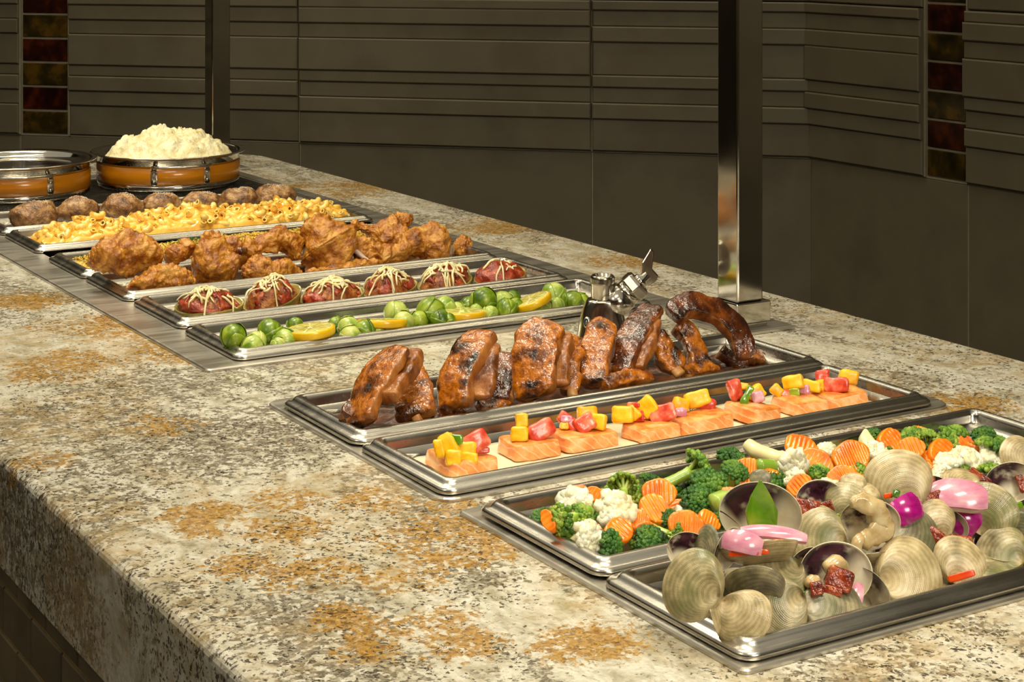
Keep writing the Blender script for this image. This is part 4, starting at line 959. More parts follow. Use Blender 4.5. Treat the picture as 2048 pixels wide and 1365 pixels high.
RIBS = [
 ([(690, 838, 1.455), (706, 822, 1.465), (728, 812, 1.475)], 36, 30, 'small dark rib end lying at the left end of the pan', (0, .6, .8), 'rib_dark', None),
 ([(722, 850, 1.440), (738, 790, 1.455), (765, 735, 1.462), (800, 698, 1.47)], 92, 30, 'broad leftmost standing rib leaning right with a pale cut side', (-.75, .15, .75), 'rib', None),
 ([(768, 800, 1.435), (800, 755, 1.45), (830, 705, 1.468)], 34, 60, 'pale meaty flank strip leaning against the leftmost standing rib', (.9, .2, .5), 'rib_cut', None),
 ([(835, 835, 1.445), (822, 780, 1.470), (815, 735, 1.49)], 84, 32, 'orange-glazed rib leaning behind the leftmost standing rib', (.1, .35, .9), 'rib', ((838, 846, 1.437), (830, 832, 1.442), 24)),
 ([(912, 818, 1.438), (915, 765, 1.452), (935, 710, 1.463), (970, 665, 1.475)], 84, 36, 'tall curved rib with shiny back, second standing from the left', (-.6, .2, .8), 'rib', None),
 ([(958, 800, 1.430), (968, 740, 1.445), (985, 690, 1.462)], 26, 56, 'pale cut flank of the tall curved second rib', (.95, .1, .35), 'rib_cut', None),
 ([(1003, 805, 1.452), (1000, 760, 1.47), (1002, 705, 1.49)], 54, 30, 'short dark charred rib between the second and third tall ribs', (0, .3, .95), 'rib_dark', None),
 ([(1075, 795, 1.442), (1068, 745, 1.458), (1075, 690, 1.468), (1100, 645, 1.478)], 96, 36, 'widest glazed rib standing in the middle of the pan', (-.35, .2, .9), 'rib', None),
 ([(1118, 775, 1.438), (1118, 715, 1.452), (1130, 665, 1.47)], 24, 50, 'narrow pale cut flank on the right of the widest rib', (.95, .1, .35), 'rib_cut', None),
 ([(1142, 790, 1.452), (1140, 730, 1.47), (1155, 675, 1.487)], 46, 30, 'slim rib squeezed right of the widest rib', (.1, .25, .95), 'rib', ((1146, 796, 1.44), (1144, 780, 1.446), 26)),
 ([(1190, 775, 1.448), (1190, 725, 1.464), (1200, 675, 1.475), (1215, 645, 1.486)], 64, 34, 'upright glazed rib in front of the tap', (-.2, .2, .95), 'rib', None),
 ([(1238, 752, 1.455), (1252, 705, 1.466), (1278, 655, 1.478), (1308, 612, 1.49)], 66, 32, 'dark rib leaning right, just right of the tap', (-.5, .3, .8), 'rib_dark', None),
 ([(1268, 738, 1.448), (1290, 690, 1.46), (1312, 640, 1.475)], 22, 44, 'pale cut flank of the dark rib right of the tap', (.9, .1, .4), 'rib_cut', None),
 ([(1305, 670, 1.478), (1330, 705, 1.465), (1358, 742, 1.45)], 48, 34, 'rib sloping down right with its bone end showing', (.2, .6, .75), 'rib', ((1350, 738, 1.448), (1362, 752, 1.441), 30)),
 ([(1352, 650, 1.505), (1378, 675, 1.495), (1395, 715, 1.482), (1402, 745, 1.47)], 42, 30, 'bent reddish rib under the arched rib', (.3, .5, .8), 'rib', None),
 ([(1342, 636, 1.500), (1372, 612, 1.50), (1430, 625, 1.495), (1475, 665, 1.485), (1492, 722, 1.475)], 52, 34, 'long arched rib at the right end of the pan', (.1, .75, .65), 'rib_dark', None),
 ([(1205, 775, 1.44), (1250, 760, 1.442), (1300, 752, 1.445)], 36, 30, 'low rib lying flat on the sauce in front of the dark rib', (0, .8, .6), 'rib', None),
 ([(1365, 748, 1.455), (1400, 740, 1.46), (1430, 735, 1.465)], 34, 24, 'small rib piece low at the front under the bent rib', (0, .8, .6), 'rib', None),
 ([(1495, 712, 1.50), (1512, 714, 1.50), (1526, 722, 1.50)], 28, 24, 'smallest rib scrap at the right end beside the arched rib', (0, .8, .6), 'rib', None),
 ([(860, 838, 1.45), (895, 830, 1.45), (930, 825, 1.45)], 28, 24, 'low rib scrap at the foot of the second tall rib', (0, .8, .6), 'rib_dark', None),
 ([(955, 815, 1.45), (985, 812, 1.45), (1020, 805, 1.45)], 26, 22, 'low rib scrap at the foot of the charred rib', (0, .8, .6), 'rib', None),
 ([(1440, 700, 1.52), (1470, 722, 1.51), (1500, 735, 1.50)], 30, 24, 'flat rib piece in the shade of the arched rib', (0, .8, .6), 'rib_dark', None),
]
for i, (p, w_, t_, lb, fc, mt, bn) in enumerate(RIBS): rib(p, w_, t_, lb, fc, i, mt, bn)

# ------------------------------------------------------------------ sprouts and lemons
def leaf_mesh(mat, seed):
    v = []; f = []; nu, nv = 10, 9
    for s in (1.045, 1.012):
        for j in range(nv+1):
            for i in range(nu+1):
                u = (i/nu-.5)*2; w_ = j/nv; lat = -1.5+w_*2.35; half = 1.05*math.sin(math.pi*min(1, .18+w_*.82))**.6
                lon = u*half/max(.35, math.cos(lat))*.9 if abs(lat) < 1.3 else u*1.5
                lon = max(-1.9, min(1.9, lon)); r = s*(1+.015*math.sin(lon*9+seed)+(.05*w_**4))
                v.append(V3((r*math.cos(lat)*math.cos(lon), r*math.cos(lat)*math.sin(lon), r*1.08*math.sin(lat))))
    n = nu+1; s0 = (nv+1)*n
    for j in range(nv):
        for i in range(nu):
            q = (j*n+i, j*n+i+1, (j+1)*n+i+1, (j+1)*n+i); f.append(q); f.append(tuple(x+s0 for x in q[::-1]))
    b = [i for i in range(n)]+[j*n+nu for j in range(1, nv+1)]+[nv*n+i for i in range(nu-1, -1, -1)]+[j*n for j in range(nv-1, 0, -1)]
    for i in range(len(b)): f.append((b[i], b[(i+1) % len(b)], b[(i+1) % len(b)]+s0, b[i]+s0)[::-1])
    return MB().add(v, f).mesh('leaf', mat)
iv, jf = ICO[3]
core = {}
for kk, mt in (('d', 'sprout'), ('p', 'sprout_p')):
    core[kk] = (MB().add([V3((p.x, p.y, p.z*1.05))*(1+.04*fbm(p*2)) for p in iv], jf).mesh('heart', M[mt]), [leaf_mesh(M[mt], q) for q in range(2)], leaf_mesh(M['sprout'], 5))
SPR = [(467, 673, 25, 1.80, 'd'), (540, 665, 25, 1.815, 'd'), (513, 682, 19, 1.795, 'p'), (505, 694, 22, 1.778, 'p'), (571, 681, 23, 1.79, 'p'), (590, 652, 17, 1.83, 'd'), (556, 690, 15, 1.775, 'p'), (672, 650, 16, 1.835, 'd'), (697, 655, 22, 1.80, 'p'), (731, 662, 22, 1.785, 'd'), (700, 670, 20, 1.775, 'p'), (792, 627, 24, 1.835, 'p'), (807, 643, 20, 1.80, 'p'), (838, 641, 19, 1.80, 'd'), (862, 624, 28, 1.82, 'd'), (889, 616, 23, 1.83, 'p'), (880, 640, 20, 1.79, 'd'), (897, 641, 15, 1.785, 'd'), (915, 618, 14, 1.83, 'p'), (938, 612, 18, 1.84, 'd'), (954, 622, 15, 1.82, 'p'), (967, 603, 27, 1.825, 'd'), (1006, 606, 23, 1.83, 'p'), (1025, 598, 17, 1.85, 'd'), (1014, 620, 22, 1.80, 'd'), (1030, 612, 16, 1.81, 'd'), (1108, 590, 24, 1.835, 'p'), (1085, 615, 19, 1.80, 'p'), (1112, 612, 17, 1.80, 'p'), (1145, 604, 22, 1.81, 'd'), (1162, 603, 17, 1.81, 'd'), (640, 676, 20, 1.79, 'p'), (757, 668, 16, 1.78, 'p'), (930, 637, 18, 1.79, 'p'), (980, 628, 16, 1.79, 'p')]
def sprout(c, r, kk, i, label, group):
    root = empty('brussels_sprout', (0, 0, 0)); tag(root, label, 'sprout', group)
    root.matrix_world = frame(cv(.5*math.sin(i*2.1), .6+.4*math.cos(i), .5*math.cos(i*1.3)), cv(math.cos(i*3.), .3, math.sin(i)), c, r)
    h, lv, dk = core[kk]; part('heart', h, root)
    for q in range(3): part('leaf', dk if (q == 2 and kk == 'd') else lv[q % 2], root, Matrix.Rotation(q*2.1+.3, 4, 'Z') @ Matrix.Rotation(.12*q, 4, 'Y') @ Matrix.Scale(1+.012*q, 4))
ss = sorted(SPR, key=lambda q: q[0])
for i, (px, py, r, Y, kk) in enumerate(ss):
    c = on(px, py, Y); j = [q for q in ss if q[4] == kk].index((px, py, r, Y, kk)); n = len([q for q in ss if q[4] == kk])
    sprout(c, s_(r, c), kk, i, '%s sprout, %s of the %s ones in view' % ({'d': 'dark green brussels', 'p': 'pale yellow-green brussels'}[kk], nth(j, n), {'d': 'dark', 'p': 'pale'}[kk]), 'brussels sprouts')
random.seed(5)
for i in range(30):
    x = .775+(i % 15)*.031+random.uniform(-.004, .004); y = 1.80+(i//15)*.035+random.uniform(-.005, .005)
    sprout(V3((x, y, -.030+random.uniform(0, .004))), .0135, 'dp'[i % 2], i, 'brussels sprout in the lower layer of the pan', 'sprouts in the lower layer')
for px, py, w_, Y, n, dsc in [(621, 663, 100, 1.79, (-.08, .97, .0), 'half-turned lemon slice showing its flesh, leftmost on the sprouts'), (764, 647, 100, 1.795, (0, .97, -.17), 'lemon slice seen edge-on, second from the left on the sprouts'), (925, 629, 94, 1.80, (0, .98, -.07), 'nearly edge-on lemon slice, third from the left on the sprouts'), (1063, 605, 84, 1.805, (-.34, .92, .02), 'tilted lemon slice leaning on the pale sprout at the right')]:
    c = on(px, py, Y); r = s_(w_, c)/2; th = .0035/r*1.3
    root = tag(empty('lemon_slice', (0, 0, 0)), dsc, 'lemon', 'lemon slices on the sprouts'); root.matrix_world = frame(cv(*n), cv(.2, .3, -1), c, r)
    v, f, mm = lathe([(.90, th), (.96, th*.96), (.998, th*.6), (1.0, 0), (.998, -th*.6), (.96, -th*.96), (.90, -th)], 48); MB().add(v, f, mm).obj('rind', M['rind'], root)
    v, f, mm = lathe([(.002, th*.93), (.91, th*.97), (.91, -th*.97), (.002, -th*.93)], 48, 0, True); MB().add(v, [q[::-1] for q in f][::1], mm).obj('pith', M['pith'], root)
    seg = MB(); vv = []; A = math.pi/9*.84
    for zz in (th*1.02, th*.5):
        for rr, ws in ((.10, .5), (.35, .98), (.6, 1), (.80, .97), (.85, .8)):
            for a in (-1, -.5, 0, .5, 1): vv.append(V3((rr*math.cos(a*A*ws), rr*math.sin(a*A*ws), zz+(.012 if zz > th*.9 and abs(a) < .9 and .2 < rr < .83 else 0))))
    ff = []
    for j in range(4):
        for i in range(4): ff.append((j*5+i, (j+1)*5+i, (j+1)*5+i+1, j*5+i+1))
    sm = seg.add(vv, ff).mesh('flesh_segment', M['lflesh'])
    for q in range(9): part('flesh_segment', sm, root, Matrix.Rotation(q*2*math.pi/9+.2, 4, 'Z'))

# ------------------------------------------------------------------ stuffed peppers
random.seed(21)
PEP = [(418, 602, 126, 1.985, -12, .35), (546, 588, 118, 1.985, 10, .5), (664, 582, 126, 1.985, 0, .2), (780, 569, 112, 1.985, 4, .35), (890, 556, 118, 1.985, 6, .3), (1000, 544, 112, 1.985, 0, .15)]
PD = ['leftmost stuffed pepper with one long dripping cheese strand', 'peaked stuffed pepper with olive skin showing at right, second from the left', 'low wide stuffed pepper with cheese, third from the left', 'stuffed pepper with chunky filling and looping cheese, third from the right', 'stuffed pepper with thick cheese cap and red sauce, second from the right', 'rightmost stuffed pepper topped with red sauce and little cheese']
for i, (px, py, w_, Y, rot, lean) in enumerate(PEP):
    c = on(px, py, Y); R = s_(w_, c)/2*1.04; c.z += .006
    root = tag(empty('stuffed_pepper', (c.x, c.y, c.z-R*.5), (math.radians(6), math.radians(-rot*.5-8*lean), math.radians(rot))), PD[i], 'stuffed pepper', 'stuffed peppers')
    # boat-shaped half pepper: x long, z up
    def P_(a, b, k, zz, sd): return V3((k*R*math.cos(a)*(1+.06*math.sin(3*a+i)), k*R*.62*math.sin(a), zz))
    v = []; f = []; K = 40; prof = [(.45, -.55), (.75, -.5), (.93, -.3), (1.0, 0), (1.02, .12), (.98, .13), (.94, .05), (.8, -.1)]
    for k_, zz in prof:
        for q in range(K):
            a = 2*math.pi*q/K; lob = 1+.05*math.cos(4*a+i)
            v.append(V3((k_*R*math.cos(a)*lob, k_*R*.66*math.sin(a)*lob, zz*R*.62+.03*R*math.sin(3*a+i)+(.16+.12*math.cos(a-.6))*R*(zz > -.2))))
    for j in range(len(prof)-1):
        for q in range(K): f.append((j*K+q, j*K+(q+1) % K, (j+1)*K+(q+1) % K, (j+1)*K+q))
    f.append(tuple(range(K))[::-1]); MB().add(v, f).obj('pepper_skin', M['pep_shell'], root)
    iv4, jf4 = ICO[4]
    def fs(p): return V3((p.x*R*.93, p.y*R*.6, max(p.z, -.3)*R*(.62+.14*(i in (1, 3, 4)))*(1+.25*noise.noise(p*1.3+V3((i*7, 0, 0))))+R*.04)) + p*(R*.09*fbm(p*2.6+V3((i*3, 0, 0)), 4))
    MB().add([fs(p) for p in iv4], jf4).obj('filling', M['filling'], root)
    sv = MB()                                            # sauce ladled over
    sub = [q for q in jf4 if (sum((iv4[k_].z for k_ in q))/3 > (.12 if i != 5 else -.05)) and noise.noise(iv4[q[0]]*1.7+V3((i*5, 1, 2))) > (.08 if i != 5 else -.5)]
    idx = sorted(set(k_ for q in sub for k_ in q)); mp_ = {k_: n for n, k_ in enumerate(idx)}
    base = [fs(iv4[k_]) for k_ in idx]; topv = [p+iv4[k_]*R*.05 for p, k_ in zip(base, idx)]
    nb = len(base); ff = [tuple(mp_[k_]+nb for k_ in q) for q in sub]+[tuple(mp_[k_] for k_ in q)[::-1] for q in sub]
    ed = {}
    for q in sub:
        for a, b in ((q[0], q[1]), (q[1], q[2]), (q[2], q[0])): ed[(a, b)] = 1
    for a, b in ed:
        if (b, a) not in ed: ff.append((mp_[a], mp_[b], mp_[b]+nb, mp_[a]+nb))
    sv.add(base+topv, ff).obj('tomato_sauce', M['red_sauce'], root)
    ch = MB()
    for s in range((34, 38, 38, 38, 50, 10)[i]):
        a = random.uniform(0, 6.28); r0 = random.uniform(.0, .75); d = random.uniform(0, 6.28); L = random.uniform(.3, .8) if s else 1.5; pts = []
        x, y = r0*math.cos(a)*.9-.05, r0*math.sin(a)
        if s == 0: x, y, d = (.0, .0, -1.9)
        for k_ in range(6):
            rr = x*x+y*y; zz = math.sqrt(max(0, 1-rr)) if rr < 1 else -.35*(math.sqrt(rr)-1)*4
            q_ = V3((x, y, zz)).normalized() if rr < 1 else V3((x, y, zz)); pts.append(fs(q_)+q_*R*random.uniform(.05, .10) if rr < 1 else V3((x*R*.98, y*R*.66, zz*R)))
            x += math.cos(d)*L/5; y += math.sin(d)*L/5*1.1; d += random.uniform(-.6, .6) if s else .05
        tr = R*random.uniform(.022, .042); ch.add(*loft(pts, [tr, tr*1.1, tr, tr*.9], None, 14, 7, (0, .1, 1), cap=.1)[:2])
    ch.obj('shredded_cheese', M['cheese'], root)
bed('tomato_juice', 'thin reddish juice under the stuffed peppers', 'sauce', .730, 1.930, 1.259, 2.092, lambda u, v, x, y: -.018+.002*fbm(V3((x, y, 0))*30), M['bbq'], 60, 16, .031, r=.025)

# ------------------------------------------------------------------ fried chicken and rice
def crag(v, rings, seg, amp, sd):
    out = []; so = V3((sd*1.7, sd, sd*.6))
    for i in range(rings):
        R_ = v[i*seg:(i+1)*seg]; c = sum(R_, V3((0, 0, 0)))/seg
        for p in R_:
            d = p-c; L = d.length; n = d/L if L > 1e-9 else V3((0, 0, 0)); q = p+so
            h = fbm(q*38, 4)*.8+.42*noise.turbulence(q*95, 4, True)-.25+.25*noise.cell(q*70)*0
            out.append(p+n*amp*h*min(1, L/.006))
    return out
CHK = [
 ([(178, 528, 2.20), (215, 512, 2.20), (270, 508, 2.195), (325, 518, 2.19)], [22, 34, 42, 26], 'large oval fried chicken breast, leftmost in the pan'),
 ([(250, 578, 2.155), (300, 562, 2.155), (350, 556, 2.155), (393, 565, 2.155)], [12, 22, 26, 16], 'low fried chicken piece on the front rim at left'),
 ([(362, 478, 2.21), (368, 496, 2.21), (350, 515, 2.205), (340, 528, 2.20)], [9, 18, 20, 14], 'knobbly fried wing tip sticking up behind the front thigh'),
 ([(385, 508, 2.185), (420, 520, 2.175), (450, 540, 2.165), (472, 552, 2.16)], [30, 44, 40, 22], 'plump fried thigh sloping down right in front'),
 ([(400, 492, 2.225), (430, 492, 2.22), (470, 508, 2.215), (505, 528, 2.20)], [18, 28, 28, 20], 'fried drumstick end behind the plump front thigh'),
 ([(484, 502, 2.19), (515, 497, 2.20), (550, 480, 2.21), (580, 488, 2.21), (596, 520, 2.20)], [10, 16, 24, 24, 20], 'fried drumstick with its grey bone end facing the viewer'),
 ([(484, 552, 2.155), (520, 540, 2.16), (560, 540, 2.16), (604, 552, 2.155)], [14, 26, 26, 12], 'flat golden fried piece low at the front rim'),
 ([(620, 446, 2.22), (632, 458, 2.21), (655, 492, 2.20), (675, 525, 2.185), (690, 540, 2.18)], [14, 36, 60, 50, 20], 'biggest craggy fried breast in the middle with a bump on top'),
 ([(610, 548, 2.155), (660, 541, 2.155), (720, 533, 2.155), (765, 528, 2.155)], [8, 14, 14, 8], 'thin fried piece along the front rim under the biggest breast'),
 ([(706, 478, 2.20), (735, 500, 2.19), (765, 515, 2.18), (785, 520, 2.175)], [16, 22, 22, 16], 'fried rib piece with pink bone showing right of the biggest breast'),
 ([(702, 444, 2.235), (735, 456, 2.23), (775, 470, 2.225), (815, 462, 2.22)], [8, 17, 36, 34], 'fried drumstick lying on top with its thin end pointing left'),
 ([(772, 526, 2.165), (800, 505, 2.175), (835, 482, 2.185), (865, 488, 2.185), (895, 492, 2.185)], [8, 15, 26, 40, 36], 'fried wing with thin arm rising to the fat right end'),
 ([(905, 492, 2.195), (922, 495, 2.19), (940, 502, 2.185)], [14, 22, 12], 'small dark fried scrap at the right end of the pan'),
 ([(790, 440, 2.235), (805, 436, 2.235), (820, 446, 2.235)], [10, 15, 12], 'crisp fried knob on top of the upper drumstick'),
]
for i, (P, rr, lb) in enumerate(CHK):
    pts = [on(*p) for p in P]; d = depth(pts[0]); ra = [r*d/F*1.06 for r in rr]
    v, f, uv = loft(pts, ra, [r*.95 for r in ra], 96, 72, (0, -.3, 1), 2.2, 0, 42, .22)
    cen = lambda q: q
    v = crag(v, 96, 72, .0115 if max(rr) > 20 else .008, i*11+2)
    root = tag(empty('fried_chicken_piece', (sum(p.x for p in pts)/len(pts), sum(p.y for p in pts)/len(pts), min(p.z for p in pts)-max(ra)*.6)), lb, 'chicken', 'fried chicken pieces')
    flatten(MB().add(v, f), root.location).obj('crust', M['chicken'], root)
    if i == 5:
        b = [on(477, 503, 2.178), on(490, 501, 2.19)]; o = flatten(MB().add(*loft(b, [.0052, .005], None, 8, 12, UP, amp=.0008, fr=200, cap=.15)[:2]), root.location).obj('bone', M['rib_dark'], root); tag(o, 'grey-brown bone end')
    if i == 9:
        b = [on(708, 500, 2.178), on(742, 527, 2.165)]; flatten(MB().add(*loft(b, [.0035, .003], None, 8, 12, UP, amp=.0008, fr=200, cap=.15)[:2]), root.location).obj('bone', M['onion_w'], root)
bed('chicken_drippings', 'dark brown drippings under the fried chicken', 'drippings', .728, 2.106, 1.258, 2.268, lambda u, v, x, y: -.022+.004*fbm(V3((x, y, 0))*40), M['bbq'], 70, 18, .032, r=.025)
random.seed(31)
for i in range(12):
    x = .785+i*.038; y = 2.165+(i % 2)*.04; sd = i*3
    v, f, uv = loft([(x-.03, y, -.026), (x, y+.01, -.020), (x+.03, y, -.026)], [.014, .02, .014], None, 20, 18, (0, 0, 1), 2.2, .005, 42, .2, sd, 5)
    place('fried_chicken_piece', MB().add(v, f), M['chicken'], 'fried chicken piece in the lower layer of the pan', 'chicken', 'lower layer of fried chicken')
rice = bed('rice', 'loose yellow rice filling the pan behind the fried chicken', 'rice', .728, 2.272, 1.262, 2.428, lambda u, v, x, y: .004+.020*math.sin(math.pi*min(1, max(0, u)))**.5*math.sin(math.pi*min(1, v*.9+.05))**.6+.004*fbm(V3((x, y, 0))*60), M['rice'], 100, 30, .024, 'stuff')
mb = MB(); hb = MB(); random.seed(8); g6 = [V3((1, 0, 0)), V3((-1, 0, 0)), V3((0, 1, 0)), V3((0, -1, 0)), V3((0, 0, 1)), V3((0, 0, -1))]; gf = [(0, 2, 4), (2, 1, 4), (1, 3, 4), (3, 0, 4), (2, 0, 5), (1, 2, 5), (3, 1, 5), (0, 3, 5)]
for i in range(7000):
    u, v_ = random.uniform(.01, .99), random.uniform(.02, .98); x = .752+.486*u; y = 2.296+.108*v_
    z = .005+.020*math.sin(math.pi*u)**.5*math.sin(math.pi*min(1, v_*.9+.05))**.6+.004*fbm(V3((x, y, 0))*60)+random.uniform(0, .0022)
    R3 = Matrix.Rotation(random.uniform(0, 6.28), 3, 'Z') @ Matrix.Rotation(random.uniform(-.7, .7), 3, 'Y')
    hz = math.exp(-((x-.915)/.035)**2)+math.exp(-((x-1.105)/.03)**2)+math.exp(-((x-.775)/.02)**2)*.4+.08
    if random.random() < hz*.55: hb.add([R3 @ V3((p.x*.0022, p.y*.0013, p.z*.0005))+V3((x, y, z+.0012)) for p in g6], gf)
    else: mb.add([R3 @ V3((p.x*.0030, p.y*.0011, p.z*.0011))+V3((x, y, z)) for p in g6], gf)
def child_of(mb_, nm_, mat, par, kind='stuff'):
    o = flatten(mb_, par.location).obj(nm_, mat, par); tag(o, kind=kind); return o
child_of(mb, 'rice_grains', M['rice'], rice); child_of(hb, 'chopped_herbs', M['herb'], rice)

# ------------------------------------------------------------------ macaroni
def elbow(R, r, ang, n=9, seg=9):
    v = []; f = []
    for rr in (r, r*.5):
        for i in range(n):
            a = (i/(n-1)-.5)*ang
            for j in range(seg):
                q = 2*math.pi*j/seg; x = (R+rr*math.cos(q))
                v.append(V3((x*math.cos(a)-R, x*math.sin(a), rr*math.sin(q))))
    s0 = n*seg
    for i in range(n-1):
        for j in range(seg):
            q = (i*seg+j, (i+1)*seg+j, (i+1)*seg+(j+1) % seg, i*seg+(j+1) % seg); f.append(q[::-1]); f.append(tuple(x+s0 for x in q))
    for i in (0, n-1):
        for j in range(seg):
            q = (i*seg+j, i*seg+(j+1) % seg, i*seg+(j+1) % seg+s0, i*seg+j+s0); f.append(q if i == 0 else q[::-1])
    return MB().add(v, f).mesh('macaroni_elbow', M['mac'])
EM = [elbow(.0075, .0048, 2.6), elbow(.009, .0045, 2.1), elbow(.0065, .005, 2.9)]
def mh(u, v, x, y):
    return .006+.024*(math.sin(math.pi*min(1, max(0, u*.94+.03)))**.35)*math.sin(math.pi*min(1, .12+v*.80))**.9*(1+.18*math.sin(u*17)+.15*math.sin(u*41))-.010*(u < .10)*(1-u/.1)
macs = bed('cheese_sauce', 'yellow cheese sauce binding the macaroni', 'sauce', .730, 2.482, 1.258, 2.650, lambda u, v, x, y: mh(u, v, x, y)+.0015+.0045*fbm(V3((x, y, 0))*75), M['mac_s'], 110, 30, .024)
random.seed(77); n_ = 0
for i in range(290):
    u = (i+random.uniform(0, 1))/290; u = (i*.6180339) % 1; v_ = ((i*.7548776) % 1); x = .760+.470*u; y = 2.508+.116*v_
    z = mh(u, v_, x, y)+random.uniform(-.0025, .0025)+(.006 if i % 9 == 0 else 0)
    o = bpy.data.objects.new('macaroni_elbow', EM[i % 3]); COL.objects.link(o); o.location = (x, y, z); o.rotation_euler = (random.uniform(-.7, .7), random.uniform(-.6, .6)+random.choice((0, 0, 1.5)), random.uniform(-2.2, .6))
    tag(o, 'cheese-coated elbow macaroni in the heap behind the fried chicken and rice', 'macaroni', 'elbow macaroni')

# ------------------------------------------------------------------ potatoes
POT = [(70, 434, 97, 56, 2.715), (156, 421, 80, 46, 2.73), (244, 415, 86, 48, 2.735), (323, 411, 82, 44, 2.735), (404, 407, 84, 42, 2.735), (480, 400, 84, 44, 2.735), (551, 394, 86, 44, 2.735)]
iv4, jf4 = ICO[4]; random.seed(3)
for i, (px, py, w_, h_, Y) in enumerate(POT):
    c = on(px, py, Y); R = s_(w_, c)/2; Hh = s_(h_, c)/2*1.15
    root = tag(empty('baked_potato', (c.x, c.y, c.z-Hh), (0, 0, math.radians(-6+random.uniform(-8, 8)))), 'salted baked potato, %s in the row' % nth(i, 7), 'potato', 'baked potatoes')
    def ps(p): 
        q = V3((p.x*R*(1+.05*math.sin(i*2+p.z*2)), p.y*R*.82, p.z*Hh+Hh)); return q+p*R*(.10*fbm(p*1.6+V3((i*4, 0, 0)), 3)+.03*fbm(p*9+V3((i*4, 0, 0)), 4))
    MB().add([ps(p) for p in iv4], jf4).obj('skin', M['potato'], root)
    sb = MB()
    for s in range(150):
        a, r = random.gauss(.1, .32), random.gauss(0, .34); p = V3((a, r-.15, 1)).normalized(); q = ps(p)
        e = random.uniform(.0003, .0008); sb.add([q+g*e for g in g6], gf)
    tag(sb.obj('salt', M['salt'], root), kind='stuff')

# ------------------------------------------------------------------ round pots, mash, grate
grate = tag(empty('wire_grate', (1.0, 3.02, 0)), 'dark fine wire grate set in the far end of the long well', 'grate')
mb = MB(); 
for i in range(57):
    x = .722+i*.0101; mb.box((x, 2.852, -.0035), (x+.0016, 3.188, -.0015))
for j in range(34):
    y = 2.856+j*.0101; mb.box((.722, y, -.0015), (1.283, y+.0016, .0001))
o = flatten(mb, grate.location).obj('wires', M['dark_steel'], grate, smooth=False); tag(o, kind='stuff')
mb = MB().box((.7205, 2.8505, -.006), (.7265, 3.1895, .0028)).box((1.2785, 2.8505, -.006), (1.2845, 3.1895, .0028)).box((.7265, 2.8505, -.006), (1.2785, 2.8565, .0028)).box((.7265, 3.1835, -.006), (1.2785, 3.1895, .0028))
flatten(mb, grate.location).obj('rim', M['steel'], grate, smooth=False, bevel=.0008)
def potm(cx, cy, floor, ang, label):
    R = .1245; z0 = .0031
    root = tag(empty('round_pot', (cx, cy, z0)), label, 'pot', 'round steel pots with orange bands')
    prof = [(.001, 0), (R-.004, 0), (R, .003), (R, .011), (R-.0006, .0113), (R-.0006, .0425), (R, .0428), (R, .0535), (R+.002, .0555), (R+.011, .0575), (R+.0125, .0590), (R+.011, .0602), (R+.001, .0585), (R-.003, .055), (R-.004, floor+.006), (R-.009, floor+.001), (R-.016, floor), (.001, floor)]
    v, f, m = lathe(prof, 96); MB().add(v, f, m).obj('body', M['chrome'], root)
    v, f, m = lathe([(R-.0004, .0118), (R+.0012, .0123), (R+.0012, .0415), (R-.0004, .042)], 96); o = MB().add(v, f, m).obj('enamel_band', M['orange'], root); tag(o, 'orange enamel band')
    h = empty('x', (0, 0, 0)); bpy.data.objects.remove(h)
    pts = []; half = math.radians(21)
    hp = MB(); A = [(-half, R+.001, .040), (-half, R+.006, .0425), (-half*.98, R+.014, .046), (-half*.7, R+.028, .0475), (0, R+.036, .048), (half*.7, R+.028, .0475), (half*.98, R+.014, .046), (half, R+.006, .0425), (half, R+.001, .040)]
    P = [(r*math.cos(ang+a), r*math.sin(ang+a), z) for a, r, z in A]
    hd = hp.add(*loft(P, [.0045]*4, [.0022]*4, 44, 12, UP, cap=.02)[:2]).obj('handle', M['chrome'], root)
    for s in (-1, 1):
        a = ang+s*half; n = V3((math.cos(a), math.sin(a), 0)); tdir = V3((-math.sin(a), math.cos(a), 0))
        v, f = chunk((.0115, .029, .0028), .5, 0, 1, 6); Mx = frame(n, UP, n*(R+.0024)+V3((0, 0, .0265)))
        br = MB().add(v, f).xf(Mx).obj('bracket', M['chrome'], root)
        for zz in (.0195, .0325):
            v, f, m = lathe([(.0001, .0018), (.0015, .0015), (.0024, .0006), (.0026, 0)], 14, 0, True); MB().add(v, [q for q in f], m).xf(frame(n, UP, n*(R+.0036)+V3((0, 0, zz)))).obj('rivet', M['chrome'], br)
    return root
PA = math.atan2(-.8553, -.518)
potm(1.139, 3.062, .042, PA+.36, 'round steel pot with orange band, heaped with mashed potato')
potm(.868, 3.072, .047, PA+.36, 'empty round steel pot with orange band at the far left')
mb = MB(); Rr = .113; v = []; f = []; nr_, na = 56, 150
for j in range(nr_+1):
    for i in range(na):
        a = 2*math.pi*i/na; r = Rr*j/nr_; x, y = r*math.cos(a), r*math.sin(a); t = j/nr_
        z = .052+.046*(1-t**2.3)**.8; p = V3((x, y, z)); n1 = fbm(p*38+V3((3, 1, 2)), 5); n2 = noise.turbulence(p*70, 3, True)
        z += (.011*n1+.007*n2*(1 if n1 > -.1 else .3))*(1-.7*t**6)-.004
        v.append(V3((x, y, z)))
for j in range(nr_):
    for i in range(na): f.append((j*na+i, (j+1)*na+i, (j+1)*na+(i+1) % na, j*na+(i+1) % na))
b0 = len(v)
for i in range(na):
    a = 2*math.pi*i/na; v.append(V3((.10*math.cos(a), .10*math.sin(a), .0455)))
for i in range(na): f.append((nr_*na+i, b0+i, b0+(i+1) % na, nr_*na+(i+1) % na))
f.append(tuple(range(b0, b0+na))[::-1])
mb.add(v, f).xf(Matrix.Translation((1.139, 3.062, 0)))
